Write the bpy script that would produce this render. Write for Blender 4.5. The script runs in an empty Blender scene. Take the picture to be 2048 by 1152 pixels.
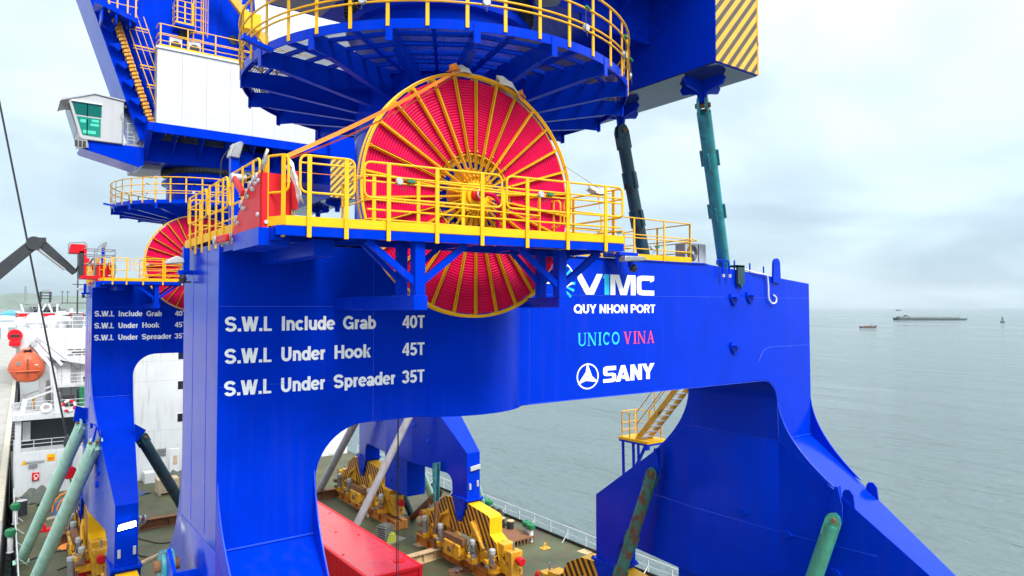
import bpy, bmesh, math, random
from mathutils import Vector, Matrix
rnd = random.Random(7)
PI = math.pi
S = bpy.context.scene
COL = S.collection

# ------------------------------------------------------------------ camera
FPX = 1375.0
YAW = math.radians(36.5)
PITCH = math.atan(39 / FPX)
cam = bpy.data.cameras.new('camera')
cam.sensor_width = 36.0
cam.lens = 36.0 * FPX / 2048.0
cam.clip_start = 0.1
cam.clip_end = 60000
camo = bpy.data.objects.new('camera', cam)
COL.objects.link(camo)
camo.location = (-2.70, -11.35, 13.0)
camo.rotation_euler = (PI / 2 + PITCH, 0, -YAW)
S.camera = camo

# ------------------------------------------------------------------ sky, sun, exposure
SUN_DIR = Vector((0.05, -0.66, 0.75)).normalized()      # towards the sun
elev = math.asin(SUN_DIR.z)
azim = math.atan2(SUN_DIR.x, SUN_DIR.y)
W = bpy.data.worlds.new('World')
S.world = W
W.use_nodes = True
wn, wl = W.node_tree.nodes, W.node_tree.links
wn.clear()
def N(t, **k):
    n = wn.new(t)
    for a, b in k.items():
        setattr(n, a, b)
    return n
out = N('ShaderNodeOutputWorld')
bg = N('ShaderNodeBackground')
sky = N('ShaderNodeTexSky', sky_type='NISHITA', sun_disc=False)
sky.sun_elevation = elev
sky.sun_rotation = azim
sky.air_density = 1.0
sky.dust_density = 2.0
sk = N('ShaderNodeVectorMath', operation='SCALE')
sk.inputs['Scale'].default_value = 0.10
wl.new(sky.outputs[0], sk.inputs[0])
tc = N('ShaderNodeTexCoord')
sep = N('ShaderNodeSeparateXYZ')
wl.new(tc.outputs['Generated'], sep.inputs[0])
# overcast: brighter towards the zenith
ramp = N('ShaderNodeValToRGB')
cr = ramp.color_ramp
cr.elements[0].position = 0.0
cr.elements[0].color = (0.45, 0.60, 0.69, 1)
cr.elements[1].position = 1.0
cr.elements[1].color = (1.55, 1.6, 1.65, 1)
e = cr.elements.new(0.12); e.color = (0.55, 0.71, 0.82, 1)
e = cr.elements.new(0.42); e.color = (0.90, 1.03, 1.12, 1)
mx = N('ShaderNodeMath', operation='MAXIMUM'); mx.inputs[1].default_value = 0.0
wl.new(sep.outputs['Z'], mx.inputs[0])
wl.new(mx.outputs[0], ramp.inputs[0])
# cloud mottling on a cloud plane
ad = N('ShaderNodeMath', operation='ADD'); ad.inputs[1].default_value = 0.22
wl.new(mx.outputs[0], ad.inputs[0])
dv = N('ShaderNodeVectorMath', operation='DIVIDE')
wl.new(tc.outputs['Generated'], dv.inputs[0])
cmb = N('ShaderNodeCombineXYZ')
for i in range(3):
    wl.new(ad.outputs[0], cmb.inputs[i])
wl.new(cmb.outputs[0], dv.inputs[1])
nz = N('ShaderNodeTexNoise')
nz.inputs['Scale'].default_value = 1.15
nz.inputs['Detail'].default_value = 6
nz.inputs['Roughness'].default_value = 0.5
nz.inputs['Distortion'].default_value = 0.4
mpw = N('ShaderNodeMapping'); mpw.inputs['Location'].default_value = (3.7, 1.2, 0.4)
wl.new(dv.outputs[0], mpw.inputs[0])
wl.new(mpw.outputs[0], nz.inputs['Vector'])
nr = N('ShaderNodeValToRGB')
nr.color_ramp.elements[0].position = 0.40
nr.color_ramp.elements[0].color = (0.93, 0.96, 0.98, 1)
nr.color_ramp.elements[1].position = 0.68
nr.color_ramp.elements[1].color = (1.42, 1.37, 1.32, 1)
wl.new(nz.outputs[0], nr.inputs[0])
mu = N('ShaderNodeVectorMath', operation='MULTIPLY')
wl.new(ramp.outputs[0], mu.inputs[0]); wl.new(nr.outputs[0], mu.inputs[1])
# glow of the veiled sun
dt = N('ShaderNodeVectorMath', operation='DOT_PRODUCT')
dt.inputs[1].default_value = SUN_DIR
wl.new(tc.outputs['Generated'], dt.inputs[0])
mr = N('ShaderNodeMapRange'); mr.inputs['From Min'].default_value = -0.25; mr.inputs['From Max'].default_value = 1.0
mr.inputs['To Min'].default_value = 1.0; mr.inputs['To Max'].default_value = 1.35
wl.new(dt.outputs['Value'], mr.inputs['Value'])
gl = N('ShaderNodeVectorMath', operation='SCALE')
wl.new(mu.outputs[0], gl.inputs[0]); wl.new(mr.outputs[0], gl.inputs['Scale'])
mixs = N('ShaderNodeMix', data_type='RGBA')
mixs.inputs[0].default_value = 0.88
wl.new(sk.outputs[0], mixs.inputs[6]); wl.new(gl.outputs[0], mixs.inputs[7])
wl.new(mixs.outputs[2], bg.inputs[0])
bg.inputs[1].default_value = 0.335
wl.new(bg.outputs[0], out.inputs[0])

sun = bpy.data.lights.new('sun', 'SUN')
sun.energy = 1.5
sun.angle = math.radians(24)
sun.color = (1.0, 0.97, 0.92)
suno = bpy.data.objects.new('sun', sun)
COL.objects.link(suno)
suno.rotation_euler = (-SUN_DIR).to_track_quat('-Z', 'Y').to_euler()
suno.location = (0, 0, 60)

S.view_settings.view_transform = 'Standard'
S.view_settings.look = 'None'
S.view_settings.gamma = 1.0
S.view_settings.exposure = 1.75
S.view_settings.use_curve_mapping = False
S.render.engine = 'CYCLES'
S.cycles.use_denoising = True
S.cycles.max_bounces = 6
S.cycles.transparent_max_bounces = 12

# ------------------------------------------------------------------ helpers
class MB:
    def __init__(s):
        s.v = []; s.f = []
    def add(s, vs, fs):
        b = len(s.v)
        s.v += [tuple(p) for p in vs]
        s.f += [tuple(i + b for i in f) for f in fs]
        return s
    def box(s, x0, x1, y0, y1, z0, z1):
        return s.add([(x0,y0,z0),(x1,y0,z0),(x1,y1,z0),(x0,y1,z0),(x0,y0,z1),(x1,y0,z1),(x1,y1,z1),(x0,y1,z1)],
                     [(0,3,2,1),(4,5,6,7),(0,1,5,4),(1,2,6,5),(2,3,7,6),(3,0,4,7)])
    def beam(s, a, b, w, h, w2=None, h2=None, up=(0,0,1)):
        a, b = Vector(a), Vector(b)
        d = (b - a).normalized()
        u = Vector(up)
        if abs(d.dot(u)) > 0.98:
            u = Vector((0, 1, 0))
        sd = d.cross(u).normalized(); u = sd.cross(d)
        w2 = w if w2 is None else w2; h2 = h if h2 is None else h2
        vs = []
        for p, ww, hh in ((a, w, h), (b, w2, h2)):
            for i, j in ((-1,-1),(1,-1),(1,1),(-1,1)):
                vs.append(p + sd * (i * ww / 2) + u * (j * hh / 2))
        return s.add(vs, [(0,3,2,1),(4,5,6,7),(0,1,5,4),(1,2,6,5),(2,3,7,6),(3,0,4,7)])
    def tube(s, a, b, r, n=10, r2=None):
        return s.path([a, b], r, n, r2=r2)
    def path(s, pts, r, n=8, closed=False, r2=None):
        pts = [Vector(p) for p in pts]
        m = len(pts)
        vs, fs = [], []
        prev = None
        for i, p in enumerate(pts):
            if closed:
                t = (pts[(i + 1) % m] - pts[i - 1]).normalized()
            else:
                t = (pts[min(i + 1, m - 1)] - pts[max(i - 1, 0)]).normalized()
            if prev is None:
                u = Vector((0, 0, 1)) if abs(t.z) < 0.9 else Vector((1, 0, 0))
                u = (u - t * u.dot(t)).normalized()
            else:
                u = (prev - t * prev.dot(t)).normalized()
            prev = u
            w = t.cross(u)
            rr = r if r2 is None else r + (r2 - r) * i / max(1, m - 1)
            for k in range(n):
                a = 2 * PI * k / n
                vs.append(p + u * (math.cos(a) * rr) + w * (math.sin(a) * rr))
        for i in range(m if closed else m - 1):
            j = (i + 1) % m
            for k in range(n):
                l = (k + 1) % n
                fs.append((i*n+k, i*n+l, j*n+l, j*n+k))
        if not closed:
            fs.append(tuple(range(n))[::-1])
            fs.append(tuple(range((m-1)*n, m*n)))
        return s.add(vs, fs)
    def prism(s, poly, axis, a, b, bvar=None):
        n = len(poly)
        def P(q, c):
            return {'x': (c, q[0], q[1]), 'y': (q[0], c, q[1]), 'z': (q[0], q[1], c)}[axis]
        vs = [P(q, a) for q in poly] + [P(q, b if bvar is None else bvar(q)) for q in poly]
        fs = [tuple(range(n)), tuple(range(2*n-1, n-1, -1))]
        for i in range(n):
            j = (i + 1) % n
            fs.append((i, i + n, j + n, j))
        return s.add(vs, fs)
    def lathe(s, prof, c=(0,0,0), axis='z', n=32, a0=0.0, a1=2*PI, close=False):
        full = abs(a1 - a0 - 2*PI) < 1e-6
        k = n if full else n + 1
        vs, fs = [], []
        for i in range(k):
            a = a0 + (a1 - a0) * i / n
            ca, sa = math.cos(a), math.sin(a)
            for r, h in prof:
                q = {'z': (r*ca, r*sa, h), 'y': (r*ca, h, r*sa), 'x': (h, r*ca, r*sa)}[axis]
                vs.append((q[0]+c[0], q[1]+c[1], q[2]+c[2]))
        m = len(prof)
        for i in range(n):
            j = (i + 1) % k
            for p in range(m if close else m - 1):
                q = (p + 1) % m
                fs.append((i*m+p, j*m+p, j*m+q, i*m+q))
        return s.add(vs, fs)
    def mesh(s, mat=None, smooth=32, name='mesh'):
        me = bpy.data.meshes.new(name)
        me.from_pydata(s.v, [], s.f)
        bm = bmesh.new(); bm.from_mesh(me)
        bmesh.ops.recalc_face_normals(bm, faces=bm.faces)
        bm.to_mesh(me); bm.free()
        if smooth:
            me.polygons.foreach_set('use_smooth', [True] * len(me.polygons))
            me.set_sharp_from_angle(angle=math.radians(smooth))
        if mat:
            me.materials.append(mat)
        return me
    def build(s, name, mat, parent=None, loc=(0,0,0), rot=(0,0,0), smooth=32, bevel=0.0, kind=None):
        o = place(name, s.mesh(mat, smooth, name), parent, loc, rot)
        if bevel:
            md = o.modifiers.new('bevel', 'BEVEL')
            md.width = bevel; md.segments = 2; md.limit_method = 'ANGLE'; md.angle_limit = math.radians(40)
        if kind:
            o['kind'] = kind
        return o

def place(name, me, parent=None, loc=(0,0,0), rot=(0,0,0)):
    o = bpy.data.objects.new(name, me)
    COL.objects.link(o)
    o.location = loc; o.rotation_euler = rot
    if parent:
        o.parent = parent
    return o
def tag(o, label=None, cat=None, group=None, kind=None):
    for k, v in (('label', label), ('category', cat), ('group', group), ('kind', kind)):
        if v:
            o[k] = v
    return o
def thing(name, label, cat, loc=(0,0,0), rotz=0, group=None):
    o = place(name, None, None, loc, (0, 0, rotz))
    o.empty_display_size = 0.3
    return tag(o, label, cat, group)
def group_node(name, parent):                     # a part made of sub-parts
    return place(name, None, parent)
def copy_tree(o, parent=None):
    c = o.copy(); COL.objects.link(c); c.parent = parent
    for ch in list(o.children):
        copy_tree(ch, c)
    return c
def arc(cx, cy, r, a0, a1, n=8):
    return [(cx + r*math.cos(math.radians(a0 + (a1-a0)*i/n)), cy + r*math.sin(math.radians(a0 + (a1-a0)*i/n))) for i in range(n+1)]
def rounded(pts, r, n=5, closed=False):
    """3-D polyline with rounded corners"""
    pts = [Vector(p) for p in pts]
    res = []
    m = len(pts)
    for i, p in enumerate(pts):
        if not closed and i in (0, m - 1):
            res.append(p); continue
        a, b = pts[i-1], pts[(i+1) % m]
        da, db = (a - p), (b - p)
        q = min(r, da.length * .45, db.length * .45)
        s0, s1 = p + da.normalized()*q, p + db.normalized()*q
        for k in range(n + 1):
            t = k / n
            res.append(s0*(1-t)**2 + p*2*t*(1-t) + s1*t*t)
    return res

# ------------------------------------------------------------------ materials
MATS = {}
def newmat(name):
    m = bpy.data.materials.new(name); m.use_nodes = True
    MATS[name] = m
    return m, m.node_tree.nodes, m.node_tree.links, m.node_tree.nodes['Principled BSDF']
def paint(name, rgb, rough=0.4, coat=0.0, var=0.10, scale=2.0, bump=0.0, bscale=6.0, metal=0.0,
          rust=0.0, rustcol=(0.13, 0.05, 0.02), rscale=3.0, spec=0.5, streak=0.0, wave=0.0, tint=None):
    m, n, l, p = newmat(name)
    p.inputs['Metallic'].default_value = metal
    p.inputs['Specular IOR Level'].default_value = spec
    p.inputs['Coat Weight'].default_value = coat
    if tint:
        p.inputs['Specular Tint'].default_value = (*tint, 1)
    p.inputs['Coat Roughness'].default_value = 0.12
    tcn = n.new('ShaderNodeTexCoord')
    nz = n.new('ShaderNodeTexNoise'); nz.inputs['Scale'].default_value = scale; nz.inputs['Detail'].default_value = 7
    nz.inputs['Roughness'].default_value = 0.6
    l.new(tcn.outputs['Object'], nz.inputs['Vector'])
    mr = n.new('ShaderNodeMapRange')
    mr.inputs['From Min'].default_value = 0.3; mr.inputs['From Max'].default_value = 0.7
    mr.inputs['To Min'].default_value = 1 - var; mr.inputs['To Max'].default_value = 1 + var
    l.new(nz.outputs[0], mr.inputs[0])
    sc = n.new('ShaderNodeVectorMath'); sc.operation = 'SCALE'
    sc.inputs[0].default_value = rgb
    l.new(mr.outputs[0], sc.inputs['Scale'])
    col = sc.outputs[0]
    def mixin(fac, c):
        nonlocal col
        mi = n.new('ShaderNodeMix'); mi.data_type = 'RGBA'
        l.new(fac, mi.inputs[0]); l.new(col, mi.inputs[6]); mi.inputs[7].default_value = (*c, 1)
        col = mi.outputs[2]
    if streak:
        mp = n.new('ShaderNodeMapping'); mp.inputs['Scale'].default_value = (5.0, 5.0, 0.35)
        l.new(tcn.outputs['Object'], mp.inputs[0])
        n3 = n.new('ShaderNodeTexNoise'); n3.inputs['Scale'].default_value = 1.0; n3.inputs['Detail'].default_value = 8
        l.new(mp.outputs[0], n3.inputs['Vector'])
        r3 = n.new('ShaderNodeMapRange'); r3.inputs['From Min'].default_value = 0.52; r3.inputs['From Max'].default_value = 0.78
        r3.inputs['To Max'].default_value = streak
        l.new(n3.outputs[0], r3.inputs[0])
        mixin(r3.outputs[0], (0.09, 0.075, 0.06))
    rgh = None
    if rust:
        n2 = n.new('ShaderNodeTexNoise'); n2.inputs['Scale'].default_value = rscale; n2.inputs['Detail'].default_value = 10
        n2.inputs['Roughness'].default_value = 0.68
        l.new(tcn.outputs['Object'], n2.inputs['Vector'])
        r2 = n.new('ShaderNodeMapRange')
        r2.inputs['From Min'].default_value = 0.72 - 0.42 * rust; r2.inputs['From Max'].default_value = 0.78 - 0.36 * rust
        l.new(n2.outputs[0], r2.inputs[0])
        mixin(r2.outputs[0], rustcol)
        rr = n.new('ShaderNodeMapRange'); rr.inputs['To Min'].default_value = rough; rr.inputs['To Max'].default_value = 0.85
        l.new(r2.outputs[0], rr.inputs[0]); rgh = rr.outputs[0]
    l.new(col, p.inputs['Base Color'])
    if rgh:
        l.new(rgh, p.inputs['Roughness'])
    else:
        rr = n.new('ShaderNodeMapRange'); rr.inputs['From Min'].default_value = 0.3; rr.inputs['From Max'].default_value = 0.7
        rr.inputs['To Min'].default_value = rough * 0.85; rr.inputs['To Max'].default_value = rough * 1.2
        l.new(nz.outputs[0], rr.inputs[0]); l.new(rr.outputs[0], p.inputs['Roughness'])
    nrm = None
    if wave:                                      # slow plate waviness
        nw = n.new('ShaderNodeTexNoise'); nw.inputs['Scale'].default_value = 0.9; nw.inputs['Detail'].default_value = 2
        l.new(tcn.outputs['Object'], nw.inputs['Vector'])
        bw = n.new('ShaderNodeBump'); bw.inputs['Strength'].default_value = 1.0; bw.inputs['Distance'].default_value = wave
        l.new(nw.outputs[0], bw.inputs['Height']); nrm = bw.outputs[0]
    if bump:
        nb = n.new('ShaderNodeTexNoise'); nb.inputs['Scale'].default_value = bscale; nb.inputs['Detail'].default_value = 6
        l.new(tcn.outputs['Object'], nb.inputs['Vector'])
        b = n.new('ShaderNodeBump'); b.inputs['Strength'].default_value = 0.6; b.inputs['Distance'].default_value = bump
        l.new(nb.outputs[0], b.inputs['Height'])
        if nrm: l.new(nrm, b.inputs['Normal'])
        nrm = b.outputs[0]
    if nrm:
        l.new(nrm, p.inputs['Normal'])
        l.new(nrm, p.inputs['Coat Normal'])
    return m
def stripes(name, c1, c2, vec, period, duty=0.5, rough=0.45):
    m, n, l, p = newmat(name)
    tcn = n.new('ShaderNodeTexCoord')
    d = n.new('ShaderNodeVectorMath'); d.operation = 'DOT_PRODUCT'
    d.inputs[1].default_value = Vector(vec) / period
    l.new(tcn.outputs['Object'], d.inputs[0])
    f = n.new('ShaderNodeMath'); f.operation = 'FRACT'; l.new(d.outputs['Value'], f.inputs[0])
    g = n.new('ShaderNodeMath'); g.operation = 'GREATER_THAN'; g.inputs[1].default_value = duty
    l.new(f.outputs[0], g.inputs[0])
    nz = n.new('ShaderNodeTexNoise'); nz.inputs['Scale'].default_value = 3; nz.inputs['Detail'].default_value = 9
    nz.inputs['Roughness'].default_value = 0.7
    l.new(tcn.outputs['Object'], nz.inputs['Vector'])
    mi = n.new('ShaderNodeMix'); mi.data_type = 'RGBA'
    mi.inputs[6].default_value = (*c1, 1); mi.inputs[7].default_value = (*c2, 1)
    l.new(g.outputs[0], mi.inputs[0])
    mr = n.new('ShaderNodeMapRange'); mr.inputs['From Min'].default_value = 0.3; mr.inputs['From Max'].default_value = 0.7
    mr.inputs['To Min'].default_value = 0.82; mr.inputs['To Max'].default_value = 1.1
    l.new(nz.outputs[0], mr.inputs[0])
    sc = n.new('ShaderNodeVectorMath'); sc.operation = 'SCALE'
    l.new(mi.outputs[2], sc.inputs[0]); l.new(mr.outputs[0], sc.inputs['Scale'])
    l.new(sc.outputs[0], p.inputs['Base Color'])
    p.inputs['Roughness'].default_value = rough
    return m
def glow(name, rgb, strength):
    m, n, l, p = newmat(name)
    p.inputs['Base Color'].default_value = (*rgb, 1)
    p.inputs['Emission Color'].default_value = (*rgb, 1)
    p.inputs['Emission Strength'].default_value = strength
    return m
BLUE_RGB = (0.0, 0.026, 0.48)
BLUE = paint('blue_paint', BLUE_RGB, 0.20, coat=0.0, spec=0.42, tint=(0.0, 0.08, 0.9), var=0.10, scale=1.2, wave=0.010, streak=0.07, bump=0.0006, bscale=40)
BLUE2 = paint('blue_paint_fittings', (0.0, 0.029, 0.48), 0.30, spec=0.35, tint=(0.0, 0.08, 0.9), streak=0.08, var=0.06, scale=3)
SEAM = paint('blue_weld_seam', (0.01, 0.06, 0.66), 0.25, coat=0.3, var=0.1, bump=0.002, bscale=60)
YEL = paint('yellow_paint', (0.80, 0.42, 0.004), 0.42, spec=0.25, var=0.07, scale=4)
YELD = paint('yellow_paint_worn', (0.70, 0.34, 0.010), 0.5, var=0.18, scale=4, rust=0.33, rscale=2.2, streak=0.5)
RED = paint('red_paint', (0.62, 0.008, 0.016), 0.42, spec=0.25, var=0.08, scale=3, streak=0.12)
REDC = paint('red_cable', (0.60, 0.003, 0.065), 0.45, spec=0.12, var=0.10, scale=2.5, bump=0.0008, bscale=30)
WHITE = paint('white_paint', (0.62, 0.63, 0.64), 0.4, var=0.04, scale=1.5, streak=0.10)
WHITES = paint('white_ship_paint', (0.58, 0.60, 0.61), 0.45, var=0.05, scale=0.8, streak=0.35, wave=0.01)
HOUSE = paint('machinery_house_sheet', (0.50, 0.515, 0.54), 0.45, var=0.03, scale=0.6, wave=0.006, streak=0.06)
LETTER = paint('white_lettering', (0.90, 0.91, 0.92), 0.45, var=0.08, scale=4, streak=0.12)
LCYAN = paint('cyan_lettering', (0.01, 0.50, 0.85), 0.5, var=0.03)
LTEAL = paint('turquoise_lettering', (0.02, 0.52, 0.78), 0.5, var=0.03)
LPINK = paint('pink_red_lettering', (0.80, 0.055, 0.13), 0.5, var=0.03)
GREY = paint('grey_metal', (0.30, 0.31, 0.32), 0.4, metal=0.5, var=0.12, scale=8)
LGREY = paint('light_grey_plastic', (0.40, 0.41, 0.42), 0.5, var=0.05, scale=5)
DARK = paint('dark_rubber', (0.018, 0.018, 0.02), 0.6, var=0.2, scale=5)
BLACK = paint('black_steel', (0.026, 0.032, 0.036), 0.5, var=0.2, scale=5)
RAILY = paint('yellow_rail_paint', (0.80, 0.41, 0.004), 0.42, spec=0.25, var=0.09, scale=6)
MINT = paint('mint_paint', (0.38, 0.64, 0.52), 0.5, var=0.10, scale=2, rust=0.10, rscale=7, streak=0.35)
TEAL = paint('teal_paint', (0.03, 0.26, 0.30), 0.5, var=0.25, scale=3, rust=0.30, rscale=4.5, streak=0.6, rustcol=(0.07,0.04,0.025))
TEALD = paint('dark_teal_rusty', (0.008, 0.05, 0.075), 0.55, var=0.3, scale=3, rust=0.42, rscale=2.2, rustcol=(0.045, 0.022, 0.014))
GREENT = paint('green_tube_rusty', (0.03, 0.14, 0.105), 0.5, var=0.2, scale=3, rust=0.58, rscale=2.8, rustcol=(0.12, 0.045, 0.025), streak=.5)
PINKT = paint('rubbed_primer_tube', (0.48, 0.36, 0.31), 0.6, var=0.2, scale=4, rust=0.36, rscale=3, rustcol=(0.19, 0.06, 0.03))
GREYT = paint('grey_tube', (0.42, 0.42, 0.45), 0.45, var=0.12, scale=3, streak=0.4)
RUST = paint('rusty_steel', (0.20, 0.085, 0.035), 0.8, var=0.3, scale=4, rust=0.35, rscale=4, rustcol=(0.07, 0.035, 0.02), bump=0.004)
ORUST = paint('orange_primer_steel', (0.55, 0.20, 0.035), 0.6, var=0.2, scale=3, rust=0.34, rscale=3, rustcol=(0.16, 0.06, 0.025))
TANST = paint('tan_primer_steel', (0.50, 0.36, 0.20), 0.6, var=0.15, scale=3, rust=0.36, rscale=3, rustcol=(0.20, 0.075, 0.03))
ORANGE = paint('orange_strap', (0.84, 0.24, 0.02), 0.6, var=0.1, scale=20)
LIFEB = paint('lifeboat_orange', (0.58, 0.10, 0.035), 0.45, var=0.08, scale=2, streak=0.3)
CLOTH = paint('padding_cloth', (0.56, 0.53, 0.47), 0.85, var=0.15, scale=9)
TARPB = paint('blue_tarpaulin', (0.035, 0.07, 0.17), 0.6, var=0.3, scale=5, bump=0.02, bscale=5)
TARPG = paint('grey_green_net', (0.09, 0.10, 0.085), 0.85, var=0.35, scale=8, bump=0.03, bscale=9)
GREENV = paint('green_valve', (0.01, 0.16, 0.06), 0.45, var=0.15, scale=6)
WOOD = paint('crate_wood', (0.48, 0.37, 0.26), 0.75, var=0.2, scale=5)
CWY = stripes('counterweight_stripes', (0.74, 0.38, 0.035), (0.075, 0.062, 0.045), (-0.74, 0, 0.67), 0.215, 0.52)
BOGY = stripes('bogie_stripes', (0.72, 0.31, 0.02), (0.03, 0.012, 0.008), (0, -0.80, 0.52), 0.30, 0.50)
LIT = glow('lit_lamp', (1.0, 0.98, 0.92), 12.0)
SCREENG = None
def glassmat(name, rgb, rough=0.05, alpha=1.0):
    m, n, l, p = newmat(name)
    p.inputs['Base Color'].default_value = (*rgb, 1); p.inputs['Roughness'].default_value = rough
    p.inputs['Specular IOR Level'].default_value = 0.8
    if alpha < 1:
        p.inputs['Transmission Weight'].default_value = 1 - alpha
        p.inputs['IOR'].default_value = 1.1
    return m
GLASSG = glassmat('green_cab_glass', (0.015, 0.22, 0.15), 0.04)
CABSHADE = paint('cab_white_shaded', (0.40, 0.41, 0.43), 0.4, var=0.04, scale=1.5, streak=0.12)  # white cab paint, greyed so its colour carries the shade on the cab
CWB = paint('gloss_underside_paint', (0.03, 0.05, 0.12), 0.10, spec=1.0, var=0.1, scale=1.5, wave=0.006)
GLASSG2 = glassmat('dark_green_cab_glass', (0.01, 0.12, 0.09), 0.04)
GLASSL = glassmat('pale_green_reflection', (0.10, 0.55, 0.40), 0.1)
GLASSD = glassmat('dark_window_glass', (0.01, 0.012, 0.014), 0.06)
# perforated plate: holes cut by an alpha pattern
def perforated():
    m, n, l, p = newmat('perforated_grating')
    p.inputs['Base Color'].default_value = (0.20, 0.205, 0.215, 1); p.inputs['Roughness'].default_value = 0.5
    tcn = n.new('ShaderNodeTexCoord')
    v = n.new('ShaderNodeTexVoronoi'); v.inputs['Scale'].default_value = 22; v.inputs['Randomness'].default_value = 0.0
    l.new(tcn.outputs['Object'], v.inputs['Vector'])
    g = n.new('ShaderNodeMath'); g.operation = 'GREATER_THAN'; g.inputs[1].default_value = 0.33
    l.new(v.outputs['Distance'], g.inputs[0]); l.new(g.outputs[0], p.inputs['Alpha'])
    return m
PERF = perforated()
# ------------------------------------------------------------------ photo pixel -> point on a known plane
CAM = Vector(camo.location)
_fw = Vector((math.sin(YAW)*math.cos(PITCH), math.cos(YAW)*math.cos(PITCH), math.sin(PITCH)))
_rt = Vector((math.cos(YAW), -math.sin(YAW), 0)); _up = _rt.cross(_fw)
def on(axis, px, py, c):
    r = _fw*FPX + _rt*(px-1024) + _up*(576-py)
    i = 'xyz'.index(axis)
    return CAM + r*((c - CAM[i]) / r[i])

def two_mats(o, mat2, axis=0, lim=0.9, sign=0):
    me = o.data
    me.materials.append(mat2)
    for p in me.polygons:
        v = p.normal[axis]
        if (abs(v) if sign == 0 else v*sign) > lim:
            p.material_index = 1

def bolts(parent, pts, d, r=0.03, h=0.03, mat=None, name='bolt'):
    """hexagonal bolt heads, one object each, along direction d"""
    me = MB().tube((0,0,0), Vector(d)*h, r, 6).mesh(mat or BLUE2, 0, name)
    for p in pts:
        place(name, me, parent, p)

# bold grotesque letters drawn from strokes (cap height 1)
WT = 0.205
def _arc(cx, cy, rx, ry, a0, a1, n=14):
    return [(cx + rx*math.cos(math.radians(a0+(a1-a0)*i/n)), cy + ry*math.sin(math.radians(a0+(a1-a0)*i/n))) for i in range(n+1)]
def _stroke(pts, w=WT, closed=False):
    n = len(pts); L, R = [], []
    for i in range(n):
        p0 = pts[i-1] if (i > 0 or closed) else pts[i]
        p1 = pts[(i+1) % n] if (i < n-1 or closed) else pts[i]
        dx, dy = p1[0]-p0[0], p1[1]-p0[1]
        d = math.hypot(dx, dy) or 1
        nx, ny = -dy/d*w/2, dx/d*w/2
        L.append((pts[i][0]+nx, pts[i][1]+ny)); R.append((pts[i][0]-nx, pts[i][1]-ny))
    m = n if closed else n-1
    return [[L[i], R[i], R[(i+1) % n], L[(i+1) % n]] for i in range(m)]
def _rect(x0, x1, y0, y1): return [[(x0, y0), (x1, y0), (x1, y1), (x0, y1)]]
def _bar(x0, y0, x1, y1, w=WT*1.08): return [[(x0-w/2, y0), (x0+w/2, y0), (x1+w/2, y1), (x1-w/2, y1)]]
def _ringc(cx, cy, rx, ry): return _stroke(_arc(cx, cy, rx, ry, 0, 345, 23), closed=True)
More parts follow.
